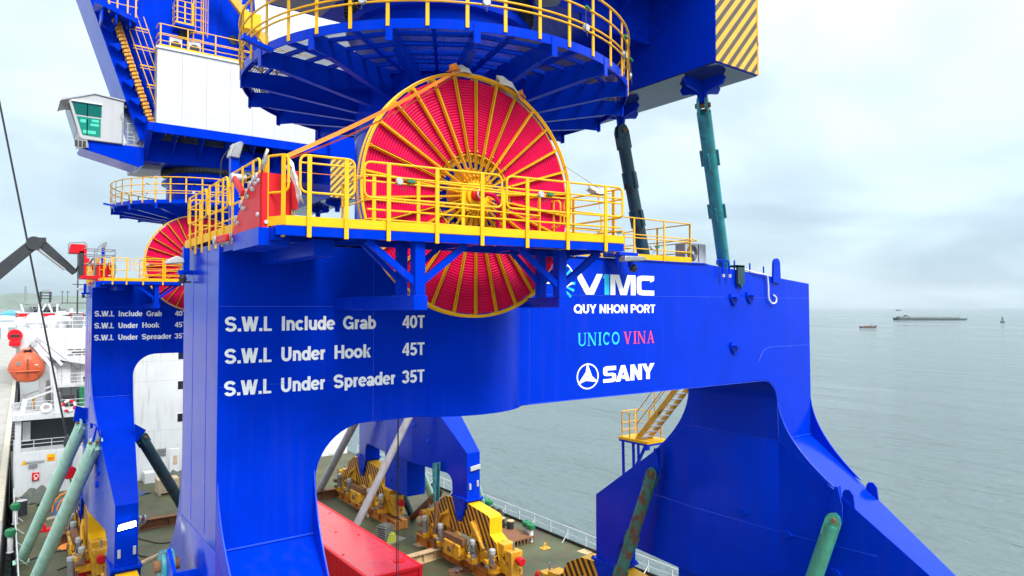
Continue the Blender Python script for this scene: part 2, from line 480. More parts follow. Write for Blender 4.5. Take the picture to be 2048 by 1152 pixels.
def glyph(c):
    w = WT; h = w/2
    V = lambda x, y0=0, y1=1: _rect(x, x+w, y0, y1)
    if c == ' ': return .30, []
    if c == '.': return .28, _rect(.05, .05+w, 0, w)
    if c == 'S': return .74, _stroke(_arc(.36, .705, .255, .2025, 15, 270) + _arc(.36, .2975, .255, .2025, 90, -165)[1:])
    if c == 'W': return 1.06, _bar(.10, 1, .29, 0) + _bar(.52, 1, .33, 0) + _bar(.52, 1, .72, 0) + _bar(.95, 1, .76, 0)
    if c == 'L': return .62, V(.06) + _rect(.06, .58, 0, .165)
    if c == 'I': return .32, V(.06)
    if c == 'l': return .29, V(.05)
    if c == 'n': return .64, V(.05, 0, .73) + _stroke([(.14, .40)] + _arc(.315, .42, .185, .225, 160, 0) + [(.50, 0)])
    if c == 'u': return .64, V(.405, 0, .73) + _stroke([(.14, .73), (.14, .32)] + _arc(.315, .31, .175, .215, 180, 340))
    if c == 'c': return .58, _stroke(_arc(.305, .365, .215, .275, 42, 318, 18))
    if c == 'd': return .64, V(.41) + _ringc(.29, .365, .20, .275)
    if c == 'b': return .64, V(.05) + _ringc(.345, .365, .20, .275)
    if c == 'p': return .64, V(.05, -.22, .73) + _ringc(.345, .365, .20, .275)
    if c == 'o': return .64, _ringc(.32, .365, .225, .275)
    if c == 'e': return .60, _stroke(_arc(.305, .365, .215, .275, 0, 318, 22)) + _rect(.12, .52, .31, .43)
    if c == 'r': return .42, V(.05, 0, .73) + _stroke([(.14, .36)] + _arc(.36, .40, .21, .235, 165, 88, 8))
    if c == 'a': return .60, V(.385, 0, .5) + _stroke(_arc(.29, .46, .19, .18, 0, 160, 12)) + _stroke(_arc(.265, .205, .16, .125, 0, 345, 20), closed=True)
    if c == 'k': return .60, V(.05) + [[(.20, .30), (.20, .14), (.42, .73), (.60, .73)][::-1]] + [[(.28, .42), (.38, .0), (.60, .0), (.40, .48)]]
    if c == 'G': return .82, _stroke(_arc(.42, .5, .325, .405, 38, 335, 24)) + _rect(.45, .78, .39, .53) + _rect(.65, .78, 0, .45)
    if c == 'U': return .76, _stroke([(.15, 1), (.15, .38)] + _arc(.38, .36, .23, .265, 180, 360) + [(.61, .38), (.61, 1)])
    if c == 'H': return .76, V(.05) + V(.525) + _rect(.2, .55, .42, .59)
    if c == 'N': return .78, V(.05) + V(.545) + _bar(.14, 1, .64, 0, .20)
    if c == 'T': return .66, _rect(.02, .64, .835, 1) + V(.2375, 0, .85)
    if c == 'O': return .84, _stroke(_arc(.42, .5, .33, .405, 0, 350, 31), closed=True)
    if c == 'Q': return .84, _stroke(_arc(.42, .5, .33, .405, 0, 350, 31), closed=True) + [[(.46, .22), (.56, .32), (.84, .06), (.72, -.06)]]
    if c == 'Y': return .72, _bar(.36, .42, .10, 1, .21) + _bar(.36, .42, .62, 1, .21) + _rect(.265, .455, 0, .50)
    if c == 'P': return .72, V(.05) + _stroke([(.15, .91), (.40, .91)] + _arc(.42, .68, .20, .23, 90, -90) + [(.15, .45)])
    if c == 'R': return .76, V(.05) + _stroke([(.15, .91), (.42, .91)] + _arc(.44, .69, .19, .22, 90, -90) + [(.15, .47)]) + _bar(.62, 0, .48, .46, .20)
    if c == '4': return .64, V(.36) + _rect(.02, .62, .22, .37) + [[(.02, .37), (.20, .37), (.545, 1), (.36, 1)]]
    if c == '5': return .64, _rect(.12, .58, .84, 1) + [[(.06, .44), (.24, .44), (.27, .95), (.10, .95)]] + _stroke(_arc(.31, .325, .22, .235, 135, -150, 18))
    if c == '3': return .64, _stroke(_arc(.30, .715, .20, .195, 165, -80, 16)) + _stroke(_arc(.30, .30, .22, .21, 80, -165, 16))
    if c == '0': return .64, _ringc(.32, .5, .22, .41)
    return .6, []
def flat_text(body, x0, x1, z0, cap, bold=0, y=-0.006):
    """letters as flat vinyl on the front face: fitted between x0 and x1, cap height cap"""
    tot = sum(glyph(c)[0] for c in body) - .1
    b = MB(); cx = -.03; k = 0
    for c in body:
        adv, polys = glyph(c)
        for pl in polys:
            k += 1
            yy = y - .00004*(k % 25)
            b.add([(x0 + (cx + q[0])/tot*(x1-x0), yy, z0 + q[1]*cap) for q in pl], [tuple(range(len(pl)))])
        cx += adv
    return b.mesh(None, 0, 'lettering')
def poly_letters(polys, x0, x1, z0, z1, mat, y=-0.006):
    b = MB()
    for pl in polys:
        n = len(pl)
        b.add([(x0 + p[0]*(x1-x0), y - .00004*(len(b.f) % 25), z0 + p[1]*(z1-z0)) for p in pl], [tuple(range(n))])
    return b.mesh(mat, 0, 'lettering')
def ring_poly(cx, cy, rx, ry, w, a0=0, a1=360, n=28):
    o = [(cx + rx*math.cos(math.radians(a0+(a1-a0)*i/n)), cy + ry*math.sin(math.radians(a0+(a1-a0)*i/n))) for i in range(n+1)]
    q = [(cx + (rx-w)*math.cos(math.radians(a0+(a1-a0)*i/n)), cy + (ry-w*ry/rx)*math.sin(math.radians(a0+(a1-a0)*i/n))) for i in range(n+1)]
    return [[o[i], o[i+1], q[i+1], q[i]] for i in range(n)]

# ------------------------------------------------------------------ railings
def post_mesh(h, w=0.055, t=0.02, mat=None):
    return MB().box(-w/2, w/2, -t/2, t/2, 0, h).mesh(mat or RAILY, 0, 'post')
def railing(parent, pts, z, h=1.0, rails=(1.0, 0.52, 0.46), spacing=0.85, toe=0.13, drop=0.08, mat=None,
            r=0.016, closed=False, post_w=0.055, corner=0.10, postname='post', square=False):
    mat = mat or RAILY
    pts = [Vector((p[0], p[1], 0)) for p in pts]
    pm = post_mesh(h + drop, post_w, post_w if square else 0.02, mat)
    segs = list(zip(pts, pts[1:] + ([pts[0]] if closed else [])))[:len(pts) if closed else len(pts)-1]
    for si, (a, b) in enumerate(segs):
        d = b - a
        n = max(1, round(d.length / spacing))
        ang = math.atan2(d.y, d.x)
        last = (si == len(segs)-1) and not closed
        for i in range(n + (1 if last else 0)):
            p = a + d*(i/n)
            if i == 0 and d.length > .5: p = a + d.normalized()*0.07
            if i == n: p = b - d.normalized()*0.07
            place(postname, pm, parent, (p.x, p.y, z - drop), (0, 0, ang))
        if toe:
            nrm = Vector((-d.y, d.x, 0)).normalized()
            q0, q1 = a + nrm*0.02, b + nrm*0.02
            MB().beam((q0.x, q0.y, z + toe/2), (q1.x, q1.y, z + toe/2), 0.012, toe).build('toe_board', mat, parent)
    for f in rails:
        P = [(p.x, p.y, z + h*f) for p in pts]
        MB().path(rounded(P, corner, closed=closed) if len(P) > 2 or closed else P, r if f > .95 else r*0.85, 7, closed=closed).build('handrail', mat, parent)
def loop_panel(parent, a, b, z, h, low, mat=None, r=0.0165, mids=(), posts=2):
    """a framed guard-rail panel with round corners standing on flat-bar posts"""
    mat = mat or RAILY
    a, b = Vector((*a, 0)), Vector((*b, 0))
    d = (b - a).normalized()
    L = [(a.x, a.y, z+h), (b.x, b.y, z+h), (b.x, b.y, z+low), (a.x, a.y, z+low)]
    MB().path(rounded(L, 0.10, closed=True), r, 7, closed=True).build('guard_loop', mat, parent)
    for m in mids:
        MB().tube((a.x, a.y, z+m), (b.x, b.y, z+m), r*0.8, 7).build('handrail', mat, parent)
    pm = post_mesh(h + 0.16, 0.055, 0.02, mat)
    for i in range(posts):
        t = (i + 0.5)/posts if posts > 1 else 0.5
        t = 0.16 + 0.68*(i/(posts-1)) if posts > 1 else .5
        p = a.lerp(b, t) - Vector((-d.y, d.x, 0))*0.02
        place('post', pm, parent, (p.x, p.y, z - 0.16), (0, 0, math.atan2(d.y, d.x)))
def rail_lamp(parent, p, side=(0, -1)):
    """small round clamp light with its green plug on a rail"""
    x, y, z = p
    b = MB().lathe([(0, -0.02), (0.045, -0.02), (0.055, 0.0), (0.045, 0.03), (0, 0.03)], p, 'y', 14)
    b.build('clamp_lamp', LGREY, parent)
    MB().path(rounded([(x, y, z-.03), (x+.05, y, z-.14), (x+.14, y, z-.05), (x+.15, y, z+.02)], .05), 0.006, 5).build('lamp_cable', DARK, parent)
    MB().beam((x+.12, y, z+.02), (x+.24, y, z+.015), 0.04, 0.035).build('plug', GREENV, parent)

# ================================================================== PORTAL CRANE (built once, copied for the second)
crane = thing('portal_crane', 'blue portal crane with company logos on its beam under the walkway and big red reel', 'crane', (0,0,0), 0, 'blue portal cranes lashed on the deck')

# ---- portal frame
prof = [(0, 9.2), (0, 14.03), (11.9, 14.14), (16.86, 13.72), (16.9, 9.2), (15.16, 9.2)]
prof += arc(14.44, 10.25, 0.72, 0, 90, 10) + arc(2.48, 10.07, 0.90, 90, 180, 12) + [(1.58, 9.2)]
def back(q):
    return 2.55 + 0.65*min(1, max(0, (q[0]-13.0)/1.4))
frame = MB().prism(prof, 'y', 0.0, 2.55, back).build('portal_frame', BLUE, crane, smooth=25, bevel=0.012)
def seam(*pts, r=0.007):
    MB().path([Vector(p) for p in pts], r, 5).build('weld_seam', SEAM, frame)
seam((0.02, -0.002, 13.02), (3.55, -0.002, 13.02)); seam((6.0, -0.002, 13.27), (16.84, -0.002, 13.27))
seam((0.02, -0.002, 11.75), (3.55, -0.002, 11.75), r=0.005)
seam((16.84, -0.002, 11.88), (14.75, -0.002, 11.88), (14.45, -0.002, 11.78), (14.25, -0.002, 11.5))
seam((2.62, -0.002, 10.98), (2.62, -0.002, 13.9), r=0.004)
seam((6.15, -0.002, 10.98), (6.15, -0.002, 14.05), r=0.004)
seam((3.78, -0.004, 10.98), (3.78, -0.004, 14.0), r=0.008)
seam(*[(p[0], -0.003, p[1]) for p in [(15.16, 9.3)] + arc(14.44, 10.25, 0.70, 0, 90, 10) + [(6.1, 10.985)]], r=0.009)
for yy in (0.75, 1.75):
    seam((-0.002, yy, 9.3), (-0.002, yy, 13.95), r=0.004)
MB().box(-0.03, 12.0, -0.035, 2.6, 14.115, 14.135).build('top_flange', BLUE2, frame)

# lettering
def word(body, px0, px1, z0, cap, mat=LETTER, bold=0.022):
    x0, x1 = on('y', px0, 600, 0).x, on('y', px1, 600, 0).x
    me = flat_text(body, x0, x1, z0, cap); me.materials.append(mat)
    place('lettering', me, frame)
for k, (l2, a2, b2, l3, a3, b3, l4) in enumerate([('Include', 563, 668, 'Grab', 687, 750, '40T'), ('Under', 563, 650, 'Hook', 669, 740, '45T'), ('Under', 563, 650, 'Spreader', 669, 790, '35T')]):
    z0 = 12.62 - k*0.505
    word('S.W.L', 451, 543, z0, 0.235); word(l2, a2, b2, z0, 0.235); word(l3, a3, b3, z0, 0.235); word(l4, 805, 848, z0, 0.235)
word('QUY NHON PORT', 1148, 1309, 12.87, 0.20, bold=0.02)
x0, x1 = on('y', 1155, 590, 0).x, on('y', 1308, 590, 0).x
V = [(0,1),(.045,1),(.145,.27),(.235,1),(.31,1),(.195,0),(.10,0),(0,.72)]
M = [(.405,0),(.405,1),(.52,1),(.575,.30),(.63,1),(.74,1),(.74,0),(.675,0),(.675,.78),(.62,0),(.535,0),(.47,.78),(.47,0)]
Cc = [(1,.76),(1,1),(.83,1),(.785,.97),(.76,.88),(.755,.5),(.76,.12),(.785,.03),(.83,0),(1,0),(1,.25),(.84,.25),(.82,.30),(.818,.5),(.82,.70),(.84,.75),(.945,.75),(.945,.66)]
place('lettering', poly_letters([V, M, Cc], x0, x1, 13.29, 13.76, LETTER), frame)
place('lettering', poly_letters([[(.33,0),(.33,.80),(.305,.80),(.33,1),(.39,1),(.39,0)]], x0, x1, 13.29, 13.76, LCYAN), frame)
# serif words
def serif(chars, x0, x1, z0, z1, mat, thin=.10, thick=.22):
    polys = []; cx = 0.0
    W = {'U': 1.0, 'N': 1.05, 'I': .5, 'C': .95, 'O': 1.05, 'V': 1.0, 'A': 1.0}
    tot = sum(W[c] for c in chars)
    h = 0.05
    def bar(a, b, w):
        (ax, ay), (bx, by) = a, b
        return [(ax-w/2, ay), (ax+w/2, ay), (bx+w/2, by), (bx-w/2, by)]
    for c in chars:
        w = W[c]
        def P(pl): polys.append([((cx + q[0]*w*0.86 + .05)/tot, q[1]) for q in pl])
        sf = lambda x, y: P([(x-.16, y-h/2 if y > .5 else y), (x+.16, y-h/2 if y > .5 else y), (x+.16, y+h/2 if y > .5 else y+h), (x-.16, y+h/2 if y > .5 else y+h)])
        if c == 'U':
            P(bar((.2,.3),(.2,.97),.18)); P(bar((.86,.3),(.86,.97),.08)); sf(.2,.96); sf(.86,.96)
            for q in ring_poly(.52, .32, .41, .32, .13, 180, 360, 12): P(q)
        if c == 'N':
            P(bar((.14,.03),(.14,.95),.08)); P(bar((.86,0),(.86,.95),.08)); P(bar((.84,0),(.14,.97),.20)); sf(.12,.96); sf(.88,.96); sf(.14,0.0)
        if c == 'I':
            P(bar((.5,.03),(.5,.95),.36)); P([(.1,0),(.9,0),(.9,h),(.1,h)]); P([(.1,.94),(.9,.94),(.9,.99),(.1,.99)])
        if c == 'C':
            for q in ring_poly(.52, .5, .44, .5, .14, 42, 318, 22): P(q)
            P([(.80,.66),(.88,.66),(.90,.97),(.85,.93)])
        if c == 'O':
            for q in ring_poly(.5, .5, .46, .5, .14, 0, 360, 28): P(q)
        if c == 'V':
            P(bar((.52,0),(.18,.96),.20)); P(bar((.50,0),(.84,.96),.09)); sf(.18,.96); sf(.84,.96)
        if c == 'A':
            P(bar((.82,.02),(.48,1.0),.20)); P(bar((.16,.02),(.50,1.0),.09)); sf(.16,0); sf(.82,0); P([(.28,.33),(.7,.33),(.7,.39),(.28,.39)])
        cx += w
    return poly_letters(polys, x0, x1, z0, z1, mat)
xu, xv = on('y', 1154, 680, 0).x, on('y', 1241, 680, 0).x
place('lettering', serif('UNICO', xu, xv, 12.145, 12.44, LTEAL), frame)
xu, xv = on('y', 1246, 680, 0).x, on('y', 1310, 680, 0).x
place('lettering', serif('VINA', xu, xv, 12.145, 12.44, LPINK), frame)
# round three-blade emblem and the wide bold word beside it
xl, xr = on('y', 1153, 752, 0).x, on('y', 1197, 752, 0).x
em = ring_poly(.5, .47, .5, .47, .055, 0, 360, 40)
for k in range(3):
    a = math.radians(92 + 120*k)
    def Rt(p):
        return (.5 + (p[0]*math.cos(a) - p[1]*math.sin(a))*.50, .47 + (p[0]*math.sin(a) + p[1]*math.cos(a))*.47)
    em.append([Rt(p) for p in [(1.08, .02), (.44, .17), (-.05, -.08), (-.10, -.42), (.02, -.38), (.88, -.07)]])
place('emblem', poly_letters(em, xl, xr, 11.18, 11.79, LETTER, -0.006), frame)
xl, xr = on('y', 1206, 752, 0).x, on('y', 1309, 752, 0).x
SA = [[(.0,.22),(.0,.0),(.17,.0),(.225,.05),(.24,.16),(.24,.40),(.225,.53),(.17,.58),(.085,.58),(.075,.63),(.075,.68),(.085,.74),(.24,.74),(.24,1),(.06,1),(.015,.95),(0,.84),(0,.55),(.02,.44),(.07,.40),(.155,.40),(.165,.36),(.165,.28),(.155,.22)],
      [(.235,0),(.335,1),(.41,1),(.505,0),(.425,0),(.41,.15),(.36,.15),(.36,.38),(.395,.38),(.372,.68),(.335,.15),(.315,0)],
      [(.515,0),(.515,1),(.595,1),(.665,.48),(.665,1),(.74,1),(.74,0),(.665,0),(.59,.52),(.59,0)],
      [(.825,0),(.825,.42),(.74,1),(.825,1),(.865,.66),(.91,1),(1,1),(.90,.42),(.90,0)]]
place('lettering', poly_letters(SA, xl, xr, 11.29, 11.66, LETTER), frame)
# ray emblem beside the V1MC word
ex, ez, er = on('y', 1121, 570, 0).x, 13.53, 0.42
sun_e = []
for k in range(9):
    a = math.radians(-90 + k*22.5)
    w = math.radians(4.5)
    sun_e.append([(ex + .55*er*math.cos(a-w)*.3, ez + .3*er*math.sin(a-w)), (ex + er*math.cos(a-w), ez + er*math.sin(a-w)), (ex + er*math.cos(a+w), ez + er*math.sin(a+w)), (ex + .55*er*math.cos(a+w)*.3, ez + .3*er*math.sin(a+w))])
place('emblem', poly_letters(sun_e, 0, 1, 0, 1, LCYAN), frame)
arr = [[(ex-.95, ez-.02), (ex+.1, ez-.02), (ex+.1, ez+.02), (ex-.95, ez+.02)], [(ex-.15, ez+.20), (ex+.26, ez), (ex-.15, ez-.20), (ex-.08, ez-.20), (ex+.36, ez), (ex-.08, ez+.20)]]
arr += ring_poly(ex-.45, ez, .48, .48, .03, 150, 215, 8) + ring_poly(ex-.05, ez, .48, .48, .03, 25, 60, 6)
place('emblem', poly_letters(arr, 0, 1, 0, 1, LETTER, -0.008), frame)

# pad eyes and fittings on the beam
def padeye(x, z, big=False):
    if big:
        b = MB().prism(arc(x, z+.42, .16, 0, 180, 10) + [(x-.19, z-.12), (x+.19, z-.12)], 'y', -0.07, -0.012)
        b.build('pad_eye', BLUE2, frame)
        MB().lathe([(.045, -.075), (.085, -.075), (.085, -.06), (.045, -.06)], (x, 0, z+.42), 'y', 16, close=True).build('eye_bush', BLUE2, frame)
    else:
        MB().prism([(x-.16, z+.10), (x+.16, z+.10), (x+.18, z), (x+.10, z-.14), (x, z-.22), (x-.10, z-.14), (x-.18, z)], 'y', -0.05, -0.004).build('pad_eye', BLUE2, frame)
        MB().box(x-.13, x+.13, -0.20, -0.05, z-.02, z+.02).build('pad_eye', BLUE2, frame)
padeye(13.12, 13.26); padeye(13.12, 11.96); padeye(13.85, 13.32)
padeye(15.08, 13.83, True)
for x, y in ((-.18, 0.6), (-.18, 1.5)):
    pass

# ---- legs and sills
def sill(x0, x1, yb):
    """cross-foot of a leg: tapers in width towards both ends"""
    s = group_node('leg', crane)
    xc = (x0+x1)/2; HW = .38
    YN, YF = -4.8, 8.05
    def XE(y, side):
        t = max(0, -y/(-YN), (y-yb)/(YF-yb))
        full = (x1-x0)/2
        return xc + side*(full + (HW-full)*t)
    near = [(0, 9.2), (YN, 5.75), (YN, 3.45), (-3.6, 3.45), (-3.6, 4.05)] + [(-3.1 + .5*math.cos(math.radians(a)), 4.0 + .5*math.sin(math.radians(a))) for a in (180, 157, 135, 112, 90)] + [(0, 4.5)]
    mid = [(0, 9.2), (0, 4.5), (yb, 4.5), (yb, 9.2)]
    far = [(yb, 9.2), (yb, 4.5)] + [(6.35 + .5*math.cos(math.radians(a)), 4.0 + .5*math.sin(math.radians(a))) for a in (90, 67, 45, 22, 0)] + [(6.85, 3.45), (YF, 3.45), (YF, 5.86)]
    mb = MB()
    for poly in (near, mid, far):
        n = len(poly); base = len(mb.v)
        mb.v += [(XE(p[0], -1), p[0], p[1]) for p in poly] + [(XE(p[0], 1), p[0], p[1]) for p in poly]
        mb.f += [tuple(base+i for i in range(n)), tuple(base+i for i in range(2*n-1, n-1, -1))]
        for i in range(n):
            j = (i+1) % n
            if poly[i][0] == poly[j][0] and poly[i][0] in (0, yb): continue      # open where the sections join
            if poly is mid and poly[i][1] == poly[j][1] == 9.2: continue
            mb.f.append((base+i, base+i+n, base+j+n, base+j))
    me = mb.mesh(BLUE, 0, 'sill')
    bm = bmesh.new(); bm.from_mesh(me); bmesh.ops.remove_doubles(bm, verts=bm.verts, dist=1e-4)
    bmesh.ops.recalc_face_normals(bm, faces=bm.faces); bm.to_mesh(me); bm.free()
    me.polygons.foreach_set('use_smooth', [True]*len(me.polygons)); me.set_sharp_from_angle(angle=math.radians(4))
    o = place('sill', me, s)
    md = o.modifiers.new('bevel', 'BEVEL'); md.width = .012; md.segments = 2; md.limit_method = 'ANGLE'; md.angle_limit = math.radians(40)
    # curved gusset plates in the knees
    for xa, gs in ((x0 + .003, -1), (x1 - .035, 1)):
        for sg, yo in ((-1, 0.0), (1, yb)):
            top, run = 10.25, 1.55
            q = [(yo, top)]
            for i in range(1, 11):
                t = i/10
                q.append((yo + sg*(2*t*(1-t)*0.10 + t*t*run), (1-t)**2*top + 2*t*(1-t)*(9.25) + t*t*(9.2 - run*.70 + .03)))
            q += [(yo + sg*(run-.3), 9.2 - (run-.3)*.69 - .05), (yo, 9.1)]
            def GX(y): return XE(y, gs) - (xa + (0 if gs < 0 else .032)) + gs*(-.003)
            gm = MB().prism(q, 'x', xa, xa + .032)
            gm.v = [(v[0] + GX(v[1]), v[1], v[2]) for v in gm.v]
            gm.build('gusset', BLUE2, s, smooth=25)
            MB().path([(xa + .016 + GX(a), a, b + .012) for a, b in q[:11]], 0.012, 5).build('weld_seam', SEAM, s)
    for yc in (-4.2, 7.45):
        MB().box(xc-.52, xc+.52, yc-.74, yc+.74, 3.40, 3.50).build('foot_flange', BLUE2, s, bevel=.01)
        bolts(s, [(xc-.46 + k*.92/4, yc-.68, 3.50) for k in range(5)] + [(xc-.46, yc-.68+k*.272, 3.50) for k in range(1, 6)], (0,0,1), .035, .05)
        for xa in (xc-.50, xc+.40):
            MB().prism([(yc-.60, 3.40), (yc+.60, 3.40), (yc+.22, 2.45), (yc+.10, 2.30), (yc-.10, 2.30), (yc-.22, 2.45)], 'x', xa, xa+.10).build('pivot_plate', BLUE2, s, smooth=0)
        MB().tube((xc-.56, yc, 2.62), (xc+.56, yc, 2.62), .14, 16).build('pivot_pin', BLUE2, s)
        MB().box(xc-.36, xc+.36, yc-.55, yc+.55, 3.0, 3.40).build('foot_block', BLUE2, s)
    MB().path([(x0-.003, yb+.05, 9.2), (x0-.003, -0.05, 9.2)], .007, 5).build('weld_seam', SEAM, s)
    MB().path([(XE(yb+1.9, -1)-.003, yb+1.9, 6.62), (x0-.003, yb, 6.62), (x0-.003, 0, 6.62), (XE(-2.6, -1)-.003, -2.6, 6.62)], .006, 5).build('weld_seam', SEAM, s)
    MB().path([(x0+.02, -0.02, 9.22), (x1-.02, -0.02, 9.22)], .016, 6).build('weld_seam', SEAM, s)
    for yy, zz in ((-1.9, 8.0), (-2.7, 7.4)):
        for xa in (XE(yy,-1)+.02, XE(yy,1)-.06):
            zz = 9.2 + yy*.719; pl = [(yy-.17, zz-.20), (yy+.17, zz+.06), (yy+.17, zz+.22), (yy+.10, zz+.33), (yy-.02, zz+.34), (yy-.12, zz+.22)]
            if yy < -2: continue
            MB().prism(pl, 'x', xa, xa+.04).build('lug', BLUE2, s)
    # small eye lugs on the outer face
    for yy, zz in ((1.2, 6.9), (-.2, 6.6), (-1.5, 5.9)):
        MB().prism([(yy-.2, zz), (yy-.1, zz+.1), (yy+.1, zz+.1), (yy+.2, zz), (yy+.1, zz-.1), (yy-.1, zz-.1)], 'x', XE(yy,-1)-.05, XE(yy,-1)+.02).build('lug', BLUE2, s)
    return s
leg_l = sill(0.0, 1.58, 2.55)
leg_r = sill(15.16, 16.9, 3.2)
# electrical box hung below the right sill
MB().box(15.45, 16.6, 1.1, 3.9, 2.35, 4.52).build('switch_house', BLUE2, leg_r, bevel=.01)
# double lugs seen on the left leg face
for yy, zz in ((-.3, 8.1), (-.9, 7.5), (-1.4, 6.95), (-1.8, 6.4)):
    MB().prism([(yy-.18, zz+.09), (yy-.12, zz-.05), (yy, zz-.12), (yy+.12, zz-.05), (yy+.18, zz+.09), (yy+.1, zz+.1), (yy+.06, zz+.02), (yy-.06, zz+.02), (yy-.1, zz+.1)], 'x', -0.05 + .41*max(0, -yy)/4.8, .03 + .41*max(0, -yy)/4.8).build('lug', BLUE2, leg_l)

# ---- bogies
def make_bogie():
    b = group_node('bogie', crane)
    eq = [(-3.3, 1.25), (-3.1, 2.0), (-2.55, 2.25), (-2.55, 3.02), (-2.35, 3.12), (-.62, 3.30), (-.10, 2.15), (.10, 2.15), (.62, 3.30), (1.5, 3.22), (2.35, 2.75), (2.6, 2.25), (3.1, 2.0), (3.3, 1.25), (1.6, 1.25), (1.2, 1.7), (-1.2, 1.7), (-1.6, 1.25)]
    o = MB().prism(eq, 'x', -.36, .36).build('equalizer_beam', YEL, b, smooth=20, bevel=.012)
    two_mats(o, BOGY, 0)
    for sg in (-1, 1):
        c = 2.35*sg
        f = MB().prism([(c-1.35, .75), (c-1.35, 1.15), (c-.9, 1.55), (c-.35, 1.62), (c-.3, 1.9), (c+.3, 1.9), (c+.35, 1.62), (c+.9, 1.55), (c+1.35, 1.15), (c+1.35, .75)], 'x', -.30, .30).build('truck_frame', YELD, b, smooth=20, bevel=.015)
        MB().box(-.46, -.31, c-.5, c+.5, .85, 1.45).build('side_plate', YELD, b, bevel=.02)
        MB().box(.31, .46, c-.5, c+.5, .85, 1.45).build('side_plate', YELD, b, bevel=.02)
        for w in (-.8, .8):
            MB().lathe([(0, -.14), (.10, -.16), (.12, -.09), (.30, -.08), (.32, -.12), (.38, -.12), (.38, -.06), (.33, -.05), (.33, .05), (.38, .06), (.38, .12), (.32, .12), (.30, .08), (.12, .09), (.10, .16), (0, .14)], (0, c + w, .90), 'x', 22).build('wheel', RUST, b)
            # vertical travel motor with finned body and pale cap
            mx_, my_ = -.64, c + w*1.02
            mot = MB()
            mot.lathe([(0, .95), (.17, .95), (.17, 1.12), (.13, 1.14)] + [q for k in range(7) for q in ((.15, 1.14+k*.06), (.15, 1.17+k*.06), (.125, 1.175+k*.06), (.125, 1.195+k*.06))] + [(.14, 1.57), (.14, 1.66), (0, 1.67)], (mx_, my_, 0), 'z', 16)
            mo = mot.build('travel_motor', GREY, b)
            MB().lathe([(.15, 1.60), (.155, 1.78), (.12, 1.83), (0, 1.84)], (mx_, my_, 0), 'z', 16).build('motor_cap', LGREY, b)
            MB().box(mx_-.15, mx_+.42, my_-.17, my_+.17, .68, .96).build('gearbox', YELD, b, bevel=.02)
            MB().path(rounded([(mx_, my_+.1, 1.3), (mx_-.2, my_+.3, 1.15), (mx_+.1, my_+.55, 1.4), (mx_+.4, my_+.6, 1.7)], .12), .018, 6).build('hose', DARK, b)
        MB().box(-.30, .34, c+sg*.95-.3, c+sg*.95+.3, 1.5, 2.05).build('cover_box', YELD, b, bevel=.02)
    for sg in (-1, 1):
        MB().box(-.3, .34, sg*3.95-.25, sg*3.95+.25, .7, 1.85).build('end_box', YELD, b, bevel=.02)
        MB().lathe([(0, 0), (.11, 0), (.11, .16*sg), (.19, .18*sg), (.19, .42*sg), (.16, .45*sg), (0, .45*sg)], (0, sg*4.2, 1.5), 'y', 18).build('buffer', RED, b)
        MB().tube((.05, sg*3.9, 1.85), (.05, sg*3.9, 2.2), .05, 8).build('sensor', GREY, b)
    MB().beam((-.70, -.9, 1.52), (-.70, .9, 1.47), .3, .34).build('rail_clamp', RUST, b, bevel=.03)
    MB().box(-.95, -.40, -.75, .75, .62, 1.35).build('clamp_housing', YELD, b, bevel=.04)
    MB().lathe([(0, -.05), (.14, -.05), (.14, .0)], (-.97, .1, 1.0), 'x', 14).build('port', RUST, b)
    rb_ = random.Random(4)
    for k in range(16):
        y0_ = rb_.uniform(-3.6, 3.6); x0_ = rb_.uniform(-.75, -.45); z0_ = rb_.uniform(1.0, 1.9)
        P_ = [(x0_, y0_, z0_)]
        for j in range(4):
            P_.append((P_[-1][0] + rb_.uniform(-.12, .12), P_[-1][1] + rb_.uniform(-.35, .35), max(.7, P_[-1][2] + rb_.uniform(-.3, .22))))
        MB().path(rounded(P_, .12, 4), rb_.choice((.014, .02, .03)), 6).build('hose', rb_.choice((DARK, DARK, RUST, YELD)), b)
    for k in range(14):
        y0_ = rb_.choice((-3.15, -1.55, 1.55, 3.15)) + rb_.uniform(-.3, .3); z0_ = rb_.uniform(.72, 1.35)
        s0_ = rb_.uniform(.05, .13)
        MB().box(-.88-s0_*.3, -.62, y0_-s0_, y0_+s0_, z0_-s0_*.7, z0_+s0_*.7).build('fitting', rb_.choice((YELD, YELD, RUST, GREY)), b, bevel=.012)
    for sg in (-1, 1):
        MB().path(rounded([(-.42, sg*1.1, 2.5), (-.54, sg*1.7, 2.2), (-.48, sg*2.2, 1.5)], .3), .09, 8).build('swing_arm', YELD, b)
        MB().prism([(sg*1.0, 1.72), (sg*1.9, 1.72), (sg*1.9, 2.0), (sg*1.25, 2.62), (sg*1.08, 2.55)], 'x', -.42, -.37).build('ear_plate', YELD, b)
    return b
bog = make_bogie()
spots = [(.79, -4.2), (.79, 7.45), (16.03, -4.2), (16.03, 7.45)]
bog.location = (*spots[0], 0)
for q in spots[1:]:
    c = copy_tree(bog, crane); c.location = (*q, 0)

